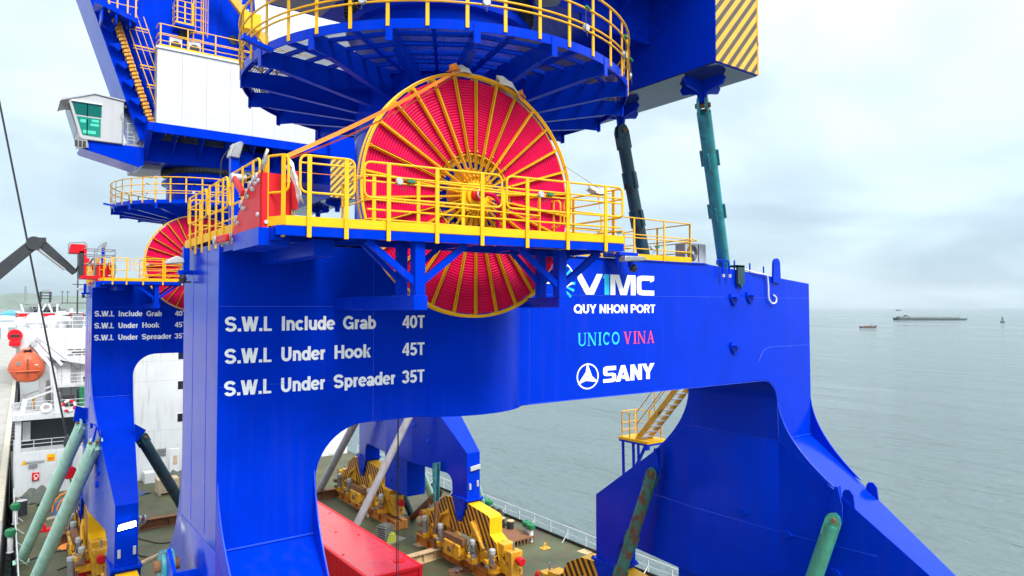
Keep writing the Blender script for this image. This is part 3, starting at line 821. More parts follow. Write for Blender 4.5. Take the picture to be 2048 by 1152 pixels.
# ---- slewing column
CX, CY = 4.8, 1.4
col = MB().lathe([(0, 10.95), (1.78, 10.95), (1.78, 17.9), (1.80, 18.70), (1.98, 18.72), (1.98, 18.86), (1.80, 18.88), (1.80, 19.12), (0, 19.12)], (CX, CY, 0), 'z', 72).build('slewing_column', BLUE, crane)
MB().lathe([(0, 19.12), (1.88, 19.12), (1.88, 19.18), (1.98, 19.18), (1.98, 19.30), (1.88, 19.30), (1.88, 19.38), (0, 19.38)], (CX, CY, 0), 'z', 72).build('slew_bearing', BLACK, crane)
tm = MB().box(1.93, 2.02, -.035, .035, 19.16, 19.32).mesh(BLACK, 0, 'gear_tooth')
sb = crane.children[-1]
for k in range(72):
    place('gear_tooth', tm, sb, (CX, CY, 0), (0, 0, 2*PI*k/72))
MB().lathe([(1.782, 16.5), (1.80, 16.5), (1.80, 16.56), (1.782, 16.56)], (CX, CY, 0), 'z', 72).build('collar', BLUE2, crane)

# ---- ring gallery
ring = group_node('ring_gallery', crane)
ring.location = (CX, CY, 0)
RO, RI, RZ = 4.0, 1.80, 17.56
MB().lathe([(RO-.02, RZ-.16), (RO, RZ-.16), (RO, RZ), (RO-.10, RZ), (RO-.10, RZ-.012), (RO-.02, RZ-.012)], (0,0,0), 'z', 108, close=True).build('fascia', BLUE2, ring)
br = MB()
br.prism([(RI-.1, RZ-.02), (RO-.02, RZ-.02), (RO-.02, RZ-.33), (RO-.35, RZ-.33), (RI-.1, RZ-.58)], 'y', -.012, .012)
br.beam((RO-.4, 0, RZ-.335), (RI-.1, 0, RZ-.585), .12, .014)
brm = br.mesh(BLUE2, 0, 'bracket')
bend = MB().box(RO-.02, RO+.012, -.055, .055, RZ-.35, RZ-.012).mesh(BLUE2, 0, 'bracket_end')
gf = MB()
A = math.radians(10)
radii = [RI + .02, 2.25, 2.68, 3.12, 3.56, RO - .06]
for r in radii:
    gf.beam((r*math.cos(A-.005), -r*math.sin(A-.005), RZ-.05), (r*math.cos(A-.005), r*math.sin(A-.005), RZ-.05), .05, .07)
gf.beam((RI, 0, RZ-.055), (RO-.05, 0, RZ-.055), .06, .09)
gfm = gf.mesh(BLUE2, 0, 'grating_frame')
gp = MB().add([(RI*math.cos(A), -RI*math.sin(A), RZ-.013), ((RO-.05), -(RO-.05)*math.tan(A)*.995, RZ-.013), ((RO-.05), (RO-.05)*math.tan(A)*.995, RZ-.013), (RI*math.cos(A), RI*math.sin(A), RZ-.013)], [(0,1,2,3)]).mesh(PERF, 0, 'grating_panel')
for k in range(18):
    a = math.radians(228 + 20*k)
    place('bracket', brm, ring, (0,0,0), (0,0,a)); place('bracket_end', bend, ring, (0,0,0), (0,0,a))
    place('grating_frame', gfm, ring, (0,0,0), (0,0,a + A)); place('grating_panel', gp, ring, (0,0,0), (0,0,a + A))
rp = MB().box(RO+.002, RO+.022, -.028, .028, RZ-.12, RZ+.95).mesh(RAILY, 0, 'post')
for k in range(40):
    place('post', rp, ring, (0,0,0), (0,0, 2*PI*(k+.3)/40))
for h, r in ((.95, .022), (.66, .018), (.37, .017), (.27, .017)):
    MB().path([((RO+.03)*math.cos(2*PI*k/96), (RO+.03)*math.sin(2*PI*k/96), RZ+h) for k in range(96)], r, 7, closed=True).build('handrail', RAILY, ring)
for dg_ in (222, 250, 278, 300, 318):
    a = math.radians(dg_)
    x, y = (RO+.06)*math.cos(a), (RO+.06)*math.sin(a)
    MB().lathe([(0, -.03), (.06, -.03), (.07, 0), (.06, .04), (0, .04)], (0,0,0), 'y', 14).build('clamp_lamp', LGREY, ring, (x, y, RZ+.30), (0,0,a+PI/2))
    MB().path(rounded([(x, y, RZ+.28), (x*1.01, y*1.01, RZ+.1), (x*1.03-.1, y*1.02, RZ+.2), (x*1.01-.05, y*1.01, RZ+.6)], .08), .006, 5).build('lamp_cable', DARK, ring)
    MB().beam((x, y, RZ+.68), (x+.12, y+.05, RZ+.66), .045, .04).build('plug', GREENV, ring)
for k in range(90):
    pass
a = math.radians(194)
MB().beam((RO*math.cos(a), RO*math.sin(a), RZ-.18), ((RO+.55)*math.cos(a), (RO+.55)*math.sin(a), RZ-.10), .10, .07).build('outrigger', BLUE2, ring)
# ---- cable reel
reel = group_node('cable_reel', crane)
reel.location = (3.80, -1.50, 14.92)
reel.rotation_euler = (0, 0, math.radians(-2.5))
RR = 2.08
sp = MB()
def channel(b, r0, r1, w0, w1, y0, y1, t=.012):
    sg = 1 if y1 > y0 else -1
    b.add([(r0,y0,-w0/2),(r1,y0,-w1/2),(r1,y0,w1/2),(r0,y0,w0/2)], [(0,1,2,3)])
    for s_ in (-1, 1):
        b.add([(r0,y0,s_*w0/2),(r1,y0,s_*w1/2),(r1+.06,y1,s_*w1/2),(r0,y1,s_*w0/2),
               (r0,y0,s_*(w0/2-t)),(r1,y0,s_*(w1/2-t)),(r1+.06,y1,s_*(w1/2-t)),(r0,y1,s_*(w0/2-t))],
              [(0,1,2,3),(4,7,6,5),(0,4,5,1),(1,5,6,2),(2,6,7,3),(3,7,4,0)])
channel(sp, .27, RR-.07, .028, .042, -.060, 0.0)
spm = sp.mesh(YEL, 0, 'spoke')
sp2 = MB(); channel(sp2, .60, RR-.07, .050, .062, .165, .08)
spm2 = sp2.mesh(YEL, 0, 'spoke')
bm_ = MB().tube((0,0,0), (0,-.02,0), .016, 6).mesh(YELD, 0, 'bolt')
for k in range(30):
    a = math.radians(90 + 12*k)
    s1 = place('spoke', spm, reel, (0,0,0), (0, -a, 0))
    place('spoke', spm2, reel, (0,0,0), (0, -a, 0))
    for r in (.34, .76):
        place('bolt', bm_, reel, (r*math.cos(a), -.060, r*math.sin(a)))
# one continuous cable wound in a flat spiral
turns = 27; pts = []
for i in range(turns*80 + 1):
    t = i/80
    a = 2*PI*t
    r = .76 + t*.0465
    pts.append((r*math.cos(a), .04 + .004*math.sin(a*3.1), r*math.sin(a)))
MB().path(pts, .0262, 8).build('wound_cable', REDC, reel, smooth=60)
MB().lathe([(RR-.035, -.03), (RR, -.035), (RR, .0), (RR-.035, .0)], (0,0,0), 'y', 120, close=True).build('rim', YEL, reel)
MB().path([((RR)*math.cos(2*PI*k/120), -.035, (RR)*math.sin(2*PI*k/120)) for k in range(120)], .016, 8, closed=True).build('rim', YEL, reel)
MB().path([((RR)*math.cos(2*PI*k/120), .115, (RR)*math.sin(2*PI*k/120)) for k in range(120)], .016, 8, closed=True).build('rim', YEL, reel)
MB().lathe([(.715, .02), (.735, .02), (.735, .085), (.715, .085)], (0,0,0), 'y', 60, close=True).build('drum_core', YELD, reel)
MB().lathe([(.30, .10), (.50, .10), (.50, .115), (.30, .115)], (0,0,0), 'y', 60, a0=math.radians(28), a1=math.radians(318), close=True).build('back_plate', ORUST, reel)
MB().lathe([(0, -.09), (.20, -.09), (.20, -.03), (.29, -.03), (.31, -.045), (.31, .12), (0, .12)], (0,0,0), 'y', 48).build('hub', YEL, reel)
bolts(reel, [(.25*math.cos(2*PI*k/20), -.03, .25*math.sin(2*PI*k/20)) for k in range(20)], (0,-1,0), .014, .02, YELD)
MB().lathe([(0, -.36), (.07, -.36), (.08, -.33), (.08, -.20), (.11, -.18), (.11, -.09), (0, -.09)], (-.03, 0, 0), 'y', 24).build('slip_ring', RED, reel)
MB().lathe([(.082, -.30), (.09, -.30), (.09, -.26), (.082, -.26)], (-.03, 0, 0), 'y', 24, close=True).build('slip_ring_band', LETTER, reel)
MB().path(rounded([(-.03, -.34, 0), (.12, -.40, -.02), (.24, -.42, -.16), (.30, -.25, -.36), (.36, -.16, -.55), (.46, -.12, -.68)], .14), .04, 10).build('lead_cable', REDC, reel)
# reel pedestal on the beam
rb = group_node('reel_bracket', crane)
MB().box(3.45, 4.15, -1.20, .3, 14.15, 14.35).build('base_beam', BLUE2, rb, bevel=.01)
MB().prism([(3.40, 14.2), (4.20, 14.2), (4.0, 15.15), (3.6, 15.15)], 'y', -1.24, -1.16).build('stay_plate', BLUE2, rb)
MB().tube((3.80, -1.45, 14.92), (3.80, -.7, 14.92), .16, 20).build('axle', BLUE2, rb)
MB().box(3.45, 4.15, -.9, -.35, 14.55, 15.35).build('drive_gearbox', BLUE2, rb, bevel=.03)
MB().box(3.55, 4.05, -.80, -.40, 14.3, 14.6).build('gearbox_foot', BLUE2, rb)
# blue backing disc arms carrying the reel from behind
for k in range(6):
    a = math.radians(30 + 60*k)
    MB().beam((3.8 + .2*math.cos(a), -1.27, 14.92 + .2*math.sin(a)), (3.8 + .72*math.cos(a), -1.30, 14.92 + .72*math.sin(a)), .10, .05, up=(0,1,0)).build('carrier_arm', BLUE2, rb)

# ---- walkway round the reel
wk = group_node('walkway', crane)
def fy(x): return -2.62 - (x - .2)*(.73/5.25)
Z = 14.06
MB().beam((.05, fy(.05)-.0, Z-.08), (5.47, fy(5.47), Z-.08), .10, .12).build('edge_beam', BLUE2, wk)
MB().beam((5.42, fy(5.42)+.06, Z-.08), (5.42, -.02, Z-.08), .10, .12).build('edge_beam', BLUE2, wk)
MB().beam((.10, fy(.1)+.06, Z-.11), (.10, -.03, Z-.11), .12, .17).build('edge_beam', BLUE2, wk)
MB().beam((.4, -1.95, Z-.10), (5.3, -2.0, Z-.10), .08, .12).build('stringer', BLUE2, wk)
for x in (1.1, 2.9, 3.9):
    MB().beam((x, fy(x)+.06, Z-.09), (x, -2.0, Z-.09), .07, .10).build('joist', BLUE2, wk)
MB().prism([(.16, fy(.16)+.05), (5.38, fy(5.38)+.05), (5.38, -1.98), (1.55, -1.95), (1.55, -.03), (.16, -.03)], 'z', Z-.015, Z).build('floor_plate', GREY, wk)
MB().box(4.9, 5.38, -1.96, -.03, Z-.015, Z).build('floor_plate', GREY, wk)
# cantilever arms and Y-shaped props
for x, sb_ in ((2.0, .02), (4.58, .32)):
    yo = fy(x) + sb_
    if x < 4:
        MB().box(x-.11, x+.11, yo, -.004, 12.96, 13.17).build('cantilever_arm', BLUE2, wk, bevel=.008)
    else:
        MB().beam((x+.01, yo, 13.085), (5.40, .02, 13.085), .17, .17).build('cantilever_arm', BLUE2, wk)
    MB().box(x-.08, x+.08, yo+.01, yo+.17, 13.168, Z-.13).build('prop', BLUE2, wk, bevel=.006)
    MB().box(x-.07, x+.07, yo+.52, yo+.65, 13.168, Z-.13).build('prop', BLUE2, wk, bevel=.006)
    for s_ in (-1, 1):
        if x + s_*.74 > 5.4: continue
        MB().beam((x + s_*.06, yo+.09, 13.36), (x + s_*.74, yo+.09 - s_*.08, Z-.15), .08, .09).build('knee_brace', BLUE2, wk)
        MB().beam((x + s_*.06, yo+.58, 13.42), (x + s_*.62, yo+.58, Z-.15), .06, .07).build('knee_brace', BLUE2, wk)
    if x > 4:
        MB().beam((x + .06, yo+.09, 13.36), (5.38, yo+.02, Z-.15), .08, .09).build('knee_brace', BLUE2, wk)
MB().box(.62, .92, fy(.8)+.30, -.004, 13.70, 13.92).build('cantilever_arm', BLUE2, wk, bevel=.006)
# yellow toe boards and guard rails
MB().beam((.16, fy(.16)-.055, Z+.05), (5.46, fy(5.46)-.055, Z+.05), .012, .12).build('toe_board', YEL, wk)
MB().beam((5.46, fy(5.46)-.05, Z+.05), (5.46, -.3, Z+.05), .012, .12).build('toe_board', YEL, wk)
MB().beam((.16, fy(.16)-.055, Z+.05), (.0, fy(0)+.28, Z+.05), .012, .12).build('toe_board', YEL, wk)
MB().beam((-.03, -1.9, Z+.09), (-.03, 2.35, Z+.09), .012, .14).build('toe_board', YEL, wk)
H = .90
def fr(x): return (x, fy(x)-.06)
loop_panel(wk, fr(.33), fr(1.03), Z, H, .42, mids=(.80,), posts=2)
loop_panel(wk, fr(1.16), fr(3.22), Z, H, .42, mids=(.72, .64), posts=3)
loop_panel(wk, fr(3.30), fr(5.42), Z, H, .42, mids=(.72, .64), posts=3)
MB().tube((*fr(1.2), Z+.26), (*fr(5.4), Z+.24), .014, 6).build('handrail', RAILY, wk)
# chamfered corner and the long side run
loop_panel(wk, (.0, fy(0)+.30), (.20, fy(.2)-.02), Z, H, .42, posts=2)
for ya, yb in ((-2.2, -.72), (-.60, .62), (.72, 2.1)):
    loop_panel(wk, (-.03, yb), (-.03, ya), Z+.02, H-.02, .42, mids=(.70,) , posts=3)
    MB().tube((-.03, ya, Z+.24), (-.03, yb, Z+.24), .014, 6).build('handrail', RAILY, wk)
loop_panel(wk, (.0, 2.12), (1.1, 2.12), Z+.02, H-.02, .42, mids=(.7,), posts=2)
# end gate
loop_panel(wk, (5.47, fy(5.47)-.02), (5.47, -1.9), Z, H, .42, mids=(.72, .2), posts=2)
loop_panel(wk, (5.47, -1.8), (5.47, -.35), Z, H, .42, mids=(.72, .2), posts=2)
# inner rail along the reel slot
inner = [(1.62, -.9), (1.62, -1.98), (4.85, -2.02), (4.85, -.9)]
railing(wk, inner, Z, h=.90, rails=(1.0, .60, .28), spacing=.85, toe=0, drop=0.0, r=.016)
rail_lamp(wk, (1.62, fy(1.62)-.12, Z+.66)); rail_lamp(wk, (3.85, fy(3.85)-.12, Z+.66))
# rail-mounted lamp support by the corner (flood light under the left end)
fl = group_node('corner_floodlight', crane)
MB().box(-.16, -.06, 1.80, 1.92, 13.62, 14.05).build('lamp_arm', BLUE2, fl)
MB().box(-.24, -.0, 1.82, 1.90, 13.58, 13.66).build('lamp_arm', BLUE2, fl)
MB().prism([(-.44, 13.76), (-.16, 13.78), (-.17, 13.86), (-.28, 13.90), (-.40, 13.84)], 'y', 1.72, 2.0).build('lamp_head', LGREY, fl, bevel=.015)
MB().lathe([(0, 13.42), (.05, 13.44), (.07, 13.52), (.03, 13.60), (0, 13.60)], (-.16, 1.86, 0), 'z', 12).build('warning_horn', DARK, fl)
MB().tube((-.02, 1.86, 13.45), (-.24, 1.86, 13.45), .015, 6).build('lamp_bar', DARK, fl)
# flood light on its own blue post behind the rail
fp = group_node('floodlight_post', crane)
MB().box(.42, .56, 1.02, 1.16, 14.05, 15.62).build('lamp_post', BLUE2, fp, bevel=.006)
MB().prism([(.40, 15.60), (.55, 15.58), (.62, 15.86), (.57, 15.89), (.46, 15.83)], 'y', .97, 1.20).build('lamp_head', GREY, fp, bevel=.015)
MB().prism([(.385, 15.62), (.40, 15.60), (.46, 15.83), (.445, 15.83)], 'y', .99, 1.18).build('lamp_lens', LGREY, fp)
MB().path(rounded([(.40, 1.0, 15.75), (.26, 1.0, 15.55), (.24, 1.0, 15.2), (.36, 1.0, 15.05), (.42, 1.0, 15.15)], .1), .010, 5).build('lamp_cable', DARK, fp)

# ---- red cable guide at the corner
gd = group_node('cable_guide', crane)
gp_ = [(-2.38, 14.02), (-2.38, 14.74), (-2.25, 14.735)] + [(-1.02 - 1.26*math.sin(math.radians(a)), 14.06 + .68*(1 - (1-math.sin(math.radians(a)))**1.7)) for a in (75, 60, 48, 36, 24, 12, 0)]
gp_.append((-1.02, 14.02))
MB().prism(gp_, 'x', -.07, -.05).build('cheek_plate', RED, gd, smooth=0)
MB().prism(gp_, 'x', .30, .33).build('cheek_plate', RED, gd, smooth=0)
MB().prism([(-2.38, 14.02), (-2.38, 14.74), (-2.34, 14.74), (-2.34, 14.02)], 'x', -.07, .33).build('end_plate', RED, gd, smooth=0)
for q in gp_[3:-1]:
    MB().tube((-.09, q[0]+.05, q[1]-.03), (.30, q[0]+.05, q[1]-.03), .05, 10).build('roller', LGREY, gd)
    place('bolt', MB().tube((0,0,0), (-.03,0,0), .03, 8).mesh(LGREY, 0, 'bolt'), gd, (-.07, q[0]-.07, q[1]-.10))
for q in ((-2.3, 14.2), (-2.1, 14.55), (-1.7, 14.35)):
    place('bolt', MB().tube((0,0,0), (-.03,0,0), .028, 8).mesh(LGREY, 0, 'bolt'), gd, (-.07, *q))
for q in ((.28, 14.08), (.28, 14.66), (.0, 14.1)):
    place('bolt', MB().tube((0,0,0), (0,-.02,0), .028, 8).mesh(LGREY, 0, 'bolt'), gd, (q[0], -2.38, q[1]))
MB().beam((-.16, -1.9, 14.52), (-.16, -1.45, 14.78), .05, .11).build('roller_arm', RED, gd, bevel=.02)
MB().tube((-.20, -1.43, 14.80), (.0, -1.43, 14.80), .06, 12).build('roller', LGREY, gd)
MB().beam((-.16, -1.15, 13.99), (-.16, -.55, 14.01), .05, .11).build('roller_arm', RED, gd, bevel=.02)
MB().tube((-.20, -.5, 14.0), (.0, -.5, 14.0), .06, 12).build('roller', LGREY, gd)
MB().box(-.10, .30, -2.40, -1.2, 13.80, 14.03).build('guide_seat', BLUE2, gd)
MB().box(.332, .42, -2.36, -2.2, 14.30, 14.80).build('stop_block', RED, gd)

# ---- railing along the beam top to the right of the reel
tr = group_node('beam_top_railing', crane)
railing(tr, [(7.2, .02), (11.45, .02), (11.45, 2.35), (7.2, 2.35)], 14.15, h=.98, rails=(1.0, .60, .52, .26), spacing=.95, toe=.13, drop=.03, post_w=.05)
MB().path(rounded([(11.45, .02, 14.75), (11.62, -.02, 14.72), (11.45, .3, 14.70)], .05), .015, 6).build('handrail', RAILY, tr)
rail_lamp(tr, (8.6, -.03, 14.72)); rail_lamp(tr, (9.9, -.03, 14.45))
# floodlight hung from the walkway end over the front face
fe = group_node('beam_floodlight', crane)
MB().box(8.30, 8.90, -.50, .05, 14.17, 14.24).build('lamp_arm', BLUE2, fe)
for x in (8.37, 8.77):
    MB().box(x-.04, x+.04, -.42, -.34, 13.92, 14.18).build('lamp_arm', BLUE2, fe)
MB().prism([(8.35, 14.02), (9.0, 14.06), (9.08, 14.11), (8.98, 14.16), (8.37, 14.15)], 'y', -.62, -.30).build('lamp_head', GREY, fe, bevel=.02)
MB().lathe([(0, 13.80), (.07, 13.82), (.10, 13.90), (.05, 13.98), (0, 14.0)], (8.85, -.40, 0), 'z', 14).build('warning_horn', DARK, fe)
# pipe stubs and rope posts on the sloping beam end
st = group_node('pipe_stubs', crane)
for x in (12.35, 12.62):
    MB().path(rounded([(x, -.06, 14.12), (x, -.06, 14.26), (x+.16, -.10, 14.24), (x+.18, -.12, 13.86)], .06), .022, 8).build('pipe', BLUE2, st)
    MB().tube((x+.18, -.12, 13.88), (x+.18, -.12, 13.80), .045, 10).build('coupling', LGREY, st)
for x, z in ((13.25, 14.02), (13.95, 13.97), (14.6, 13.9)):
    MB().tube((x, .05, z-.05), (x, .05, z+.26), .022, 8).build('stanchion', BLUE2, st)

# ---- revolving platform
pf = group_node('revolving_platform', crane)
MB().box(1.9, 9.7, -.40, 3.20, 19.38, 20.36).build('box_girder', BLUE, pf, bevel=.012)
MB().prism([(-1.9, 20.75), (-1.9, 20.40), (-.38, 19.37), (3.18, 19.37), (4.7, 20.40), (4.7, 20.75)], 'x', 1.70, 1.92).build('end_plate', BLUE, pf)
MB().box(1.93, 10.2, -1.9, -1.72, 20.36, 20.75).build('fascia', BLUE, pf)
MB().box(1.93, 10.2, 4.52, 4.7, 20.36, 20.75).build('fascia', BLUE, pf)
MB().box(1.93, 10.2, -1.71, 4.51, 20.70, 20.75).build('deck_plate', BLUE2, pf)
for k in range(7):
    x = 2.9 + k*1.1
    MB().prism([(-1.71, 20.69), (-1.71, 20.45), (-.41, 19.6), (-.41, 20.69)], 'x', x-.02, x+.02).build('rib', BLUE2, pf)
    MB().prism([(4.51, 20.69), (4.51, 20.45), (3.21, 19.6), (3.21, 20.69)], 'x', x-.02, x+.02).build('rib', BLUE2, pf)
for x in (6.0,):
    MB().lathe([(.38, 19.3), (.38, 20.0), (.25, 20.2), (0, 20.2)], (x, -.8, 0), 'z', 20).build('slew_motor', BLUE2, pf)
    MB().lathe([(0, 19.15), (.26, 19.15), (.26, 19.3), (.38, 19.3)], (x, -.8, 0), 'z', 20).build('slew_gearbox', GREY, pf)
    MB().box(x-.45, x+.45, -1.2, -.41, 19.42, 19.52).build('motor_seat', BLUE2, pf)
MB().box(1.55, 2.6, .3, 2.6, 19.15, 19.37).build('cable_tray', GREY, pf)
# tail girders and counterweight
MB().box(9.7, 9.72, -.40, 3.2, 19.07, 20.3).build('web', BLUE2, pf)
cw = group_node('counterweight', crane)
MB().prism([(-2.2, 18.28), (-2.2, 23.2), (5.0, 23.2), (5.0, 18.28)], 'x', 9.50, 11.05).build('ballast_box', BLUE, cw, bevel=.012)
MB().box(9.515, 11.035, -2.212, -2.198, 18.30, 20.15).build('warning_panel', CWY, cw)
MB().box(11.0, 11.056, -2.218, -2.16, 18.29, 20.15).build('corner_strip', YELD, cw)
MB().prism([(7.3, 19.2), (9.49, 19.2), (9.49, 21.8), (7.3, 20.75)], 'y', -.38, -.30).build('tail_web', BLUE, cw)
MB().prism([(7.3, 19.2), (9.49, 19.2), (9.49, 21.8), (7.3, 20.75)], 'y', 3.1, 3.18).build('tail_web', BLUE, cw)
MB().prism([(-.30, 20.4)] + [(-.30 - .62*(1-math.cos(math.radians(a))), 20.4 - 1.0*math.sin(math.radians(a))) for a in (20, 40, 60, 75)] + [(-.25, 19.2)], 'x', 9.38, 9.49).build('gusset', BLUE2, cw)
MB().beam((7.4, -.34, 20.6), (9.48, -1.3, 20.6), .10, .25).build('stay', BLUE2, cw)
MB().box(9.53, 11.02, -2.17, 4.97, 18.262, 18.279).build('bottom_plate', CWB, cw)
BRK = []
for yc in (-1.27, 1.35):
    spade = [(-.50, .02), (-.58, -.10), (-.50, -.26), (-.30, -.30), (-.12, -.36), (-.10, -.62), (.10, -.62), (.12, -.36), (.30, -.30), (.50, -.26), (.58, -.10), (.50, .02)]
    MB().prism([(10.25 + p[0]*1.1, 18.262 + p[1]*.85) for p in spade], 'y', yc-.03, yc+.03).build('brace_bracket', BLUE2, cw)
    MB().prism([(yc + p[0]*1.1, 18.262 + p[1]*.85) for p in spade], 'x', 10.22, 10.28).build('brace_bracket', BLUE2, cw)

# ---- machinery house
mh = group_node('machinery_house', crane)
hx0, hx1, hy0, hy1, hz0, hz1 = 2.05, 8.9, -1.80, 4.6, 20.76, 23.95
MB().box(hx0+.03, hx1-.03, hy0+.03, hy1-.03, hz0, hz1).build('core', GREY, mh)
n = 7
pw = (hx1-hx0)/n
pm = MB().box(.004, pw-.004, 0, .03, 0, hz1-hz0).mesh(HOUSE, 0, 'wall_panel')
for k in range(n):
    place('wall_panel', pm, mh, (hx0 + k*pw, hy0, hz0)); place('wall_panel', pm, mh, (hx0 + k*pw, hy1-.03, hz0))
pw2 = (hy1-hy0-.062)/6
pm2 = MB().box(0, .03, .004, pw2-.004, 0, hz1-hz0).mesh(HOUSE, 0, 'wall_panel')
for k in range(6):
    place('wall_panel', pm2, mh, (hx0, hy0+.031 + k*pw2, hz0)); place('wall_panel', pm2, mh, (hx1-.03, hy0+.031 + k*pw2, hz0))
rv = MB().tube((0,0,0), (0,-.012,0), .018, 6).mesh(LGREY, 0, 'rivet')
for k in range(n):
    for zz in (.55, 1.35, 2.15, 2.8):
        for q in (.25, .75):
            place('rivet', rv, mh, (hx0 + (k+q)*pw, hy0, hz0 + zz))
MB().box(hx0-.06, hx1+.06, hy0-.06, hy1+.06, hz1, hz1+.10).build('roof', WHITE, mh, bevel=.01)
railing(mh, [(hx0+.05, hy1-.1), (hx0+.05, hy0+.05), (hx1, hy0+.05)], hz1+.10, h=.98, rails=(1.0, .60, .54, .28), spacing=1.05, toe=.12, drop=0, r=.022)
for x in (2.6, 3.35):
    MB().box(x, x+.5, hy0+.5, hy0+.9, hz1+.10, hz1+.75).build('air_conditioner', WHITE, mh, bevel=.02)
    MB().lathe([(0, -.012), (.19, -.012), (.21, 0)], (x+.25, hy0+.498, hz1+.42), 'y', 18).build('fan_grille', DARK, mh)

# ---- A-frame and jib foot
af = group_node('a_frame', crane)
MB().prism([(2.9, 24.06), (6.9, 24.06), (6.2, 31.5), (2.5, 31.5)], 'y', .1, 2.7).build('leg_plate', BLUE, af, bevel=.015)
for k in range(4):
    x = 3.4 + k*.75
    MB().beam((x, .07, 24.2), (x + .35, .07, 31), .05, .06).build('stiffener', BLUE2, af)
MB().beam((3.0, .07, 25.3), (6.6, .07, 24.9), .05, .06).build('stiffener', BLUE2, af)
MB().lathe([(0, -.02), (.22, -.02), (.24, .02)], (5.6, .09, 25.7), 'y', 20).build('manhole', BLACK, af)
# luffing rack and its cover
MB().beam((4.6, -.9, 28.0), (7.1, -.9, 25.2), .22, .34).build('luffing_rack', YELD, af)
rt_ = MB().box(-.05, .05, -.12, .12, 0, .09).mesh(GREY, 0, 'rack_tooth')
for k in range(16):
    t = (k + .5)/16
    place('rack_tooth', rt_, af, (4.6 + 2.5*t + .13, -.9, 28.0 - 2.8*t + .12), (0, math.radians(48), 0))
MB().box(5.7, 6.5, -1.2, -.6, 25.9, 26.7).build('rack_guide', YEL, af, bevel=.03)
for k in range(4):
    MB().tube((6.6 + k*.12, -.6, 24.1), (5.6 + k*.2, -.6, 27.8), .012, 5).build('rope', DARK, af)
# caged ladder
lc = group_node('caged_ladder', crane)
lx, ly = 3.75, -1.25
for s_ in (-.2, .2):
    MB().tube((lx+s_, ly, 24.1), (lx+s_, ly, 29.5), .03, 7).build('stile', YEL, lc)
for k in range(18):
    MB().tube((lx-.2, ly, 24.3 + k*.28), (lx+.2, ly, 24.3 + k*.28), .014, 6).build('rung', YEL, lc)
for k in range(7):
    z_ = 25.0 + k*.55
    MB().path([(lx + .36*math.cos(math.radians(a)), ly - .1 - .42*math.sin(math.radians(a)), z_) for a in range(0, 181, 15)], .016, 6).build('cage_hoop', YEL, lc)
for a in (20, 55, 90, 125, 160):
    MB().tube((lx + .36*math.cos(math.radians(a)), ly - .1 - .42*math.sin(math.radians(a)), 25.0), (lx + .36*math.cos(math.radians(a)), ly - .1 - .42*math.sin(math.radians(a)), 28.4), .013, 6).build('cage_bar', YEL, lc)
MB().box(2.75, 3.55, -1.7, -.6, 25.15, 25.25).build('landing', BLUE2, lc)
railing(lc, [(2.75, -.7), (2.75, -1.65), (3.5, -1.65)], 25.25, h=1.0, rails=(1, .75, .5, .25), spacing=.35, toe=.1, drop=0, r=.022)
MB().box(3.0, 3.4, -1.2, -.8, 24.85, 25.15).build('lamp_head', BLACK, lc)

jb = group_node('jib', crane)
jp = [(1.55, 20.1), (2.35, 20.2), (2.95, 21.2), (2.75, 25.2), (2.55, 31.5), (-2.35, 31.5)]
MB().prism(jp, 'y', -1.05, 1.75).build('jib_box', BLUE, jb, bevel=.015)
def jl(z, off=0):            # left edge of the jib at height z
    return 1.55 + (z-20.1)*(-3.9/11.4) + off
for k in range(6):
    z_ = 21.0 + k*.72
    MB().prism([(jl(z_)+.10, z_), (jl(z_)+.62, z_+.18), (jl(z_)+.45, z_-.22)], 'y', -1.35, -1.06).build('step_bracket', BLUE2, jb)
# chain tray and stair on the face of the jib
ch = MB()
ch.beam((jl(20.5, .62), -1.30, 20.5), (jl(25.0, .72), -1.30, 25.0), .16, .18)
ch.build('cable_chain', ORUST, jb)
lk = MB().box(-.12, .12, -.12, .12, -.045, .045).mesh(YELD, 0, 'chain_link')
for k in range(30):
    z_ = 20.55 + k*.15
    place('chain_link', lk, jb, (jl(z_, .64), -1.32, z_), (0, math.radians(-19), math.radians(8 if k % 2 else -8)))
MB().path([(jl(20.6, .95), -1.25, 20.6), (jl(25.0, 1.05), -1.25, 25.0)], .05, 6).build('stringer', BLUE2, jb)
for off, rr in ((1.05, .02), (1.30, .016), (1.55, .016), (1.80, .02)):
    MB().path([(jl(20.4, off), -1.35, 20.4), (jl(25.3, off), -1.35, 25.3)], rr, 6).build('stair_rail', RAILY, jb)
for k in range(6):
    z_ = 20.9 + k*.78
    MB().beam((jl(z_, 1.0), -1.33, z_), (jl(z_, 1.85), -1.33, z_-.02), .03, .05).build('stair_step', RAILY, jb)
    MB().beam((jl(z_, 1.0), -1.33, z_-.12), (jl(z_, 1.85), -1.33, z_-.14), .03, .025).build('stair_step', RAILY, jb)
# landing high on the jib
MB().beam((jl(25.0, -.1), -1.6, 25.3), (jl(25.0, 1.4), -1.6, 24.8), .9, .20).build('landing', BLUE2, jb)
for q in (.1, .6, 1.1):
    MB().box(jl(25, q), jl(25, q)+.06, -2.0, -1.2, 24.55, 25.0).build('landing_rib', BLUE2, jb)
railing_pts = [(jl(25.0, .3), -1.95), (jl(25.0, 1.4), -1.95)]
railing(jb, railing_pts, 25.05, h=1.0, rails=(1, .66, .33), spacing=.4, toe=0, drop=.1, r=.02)

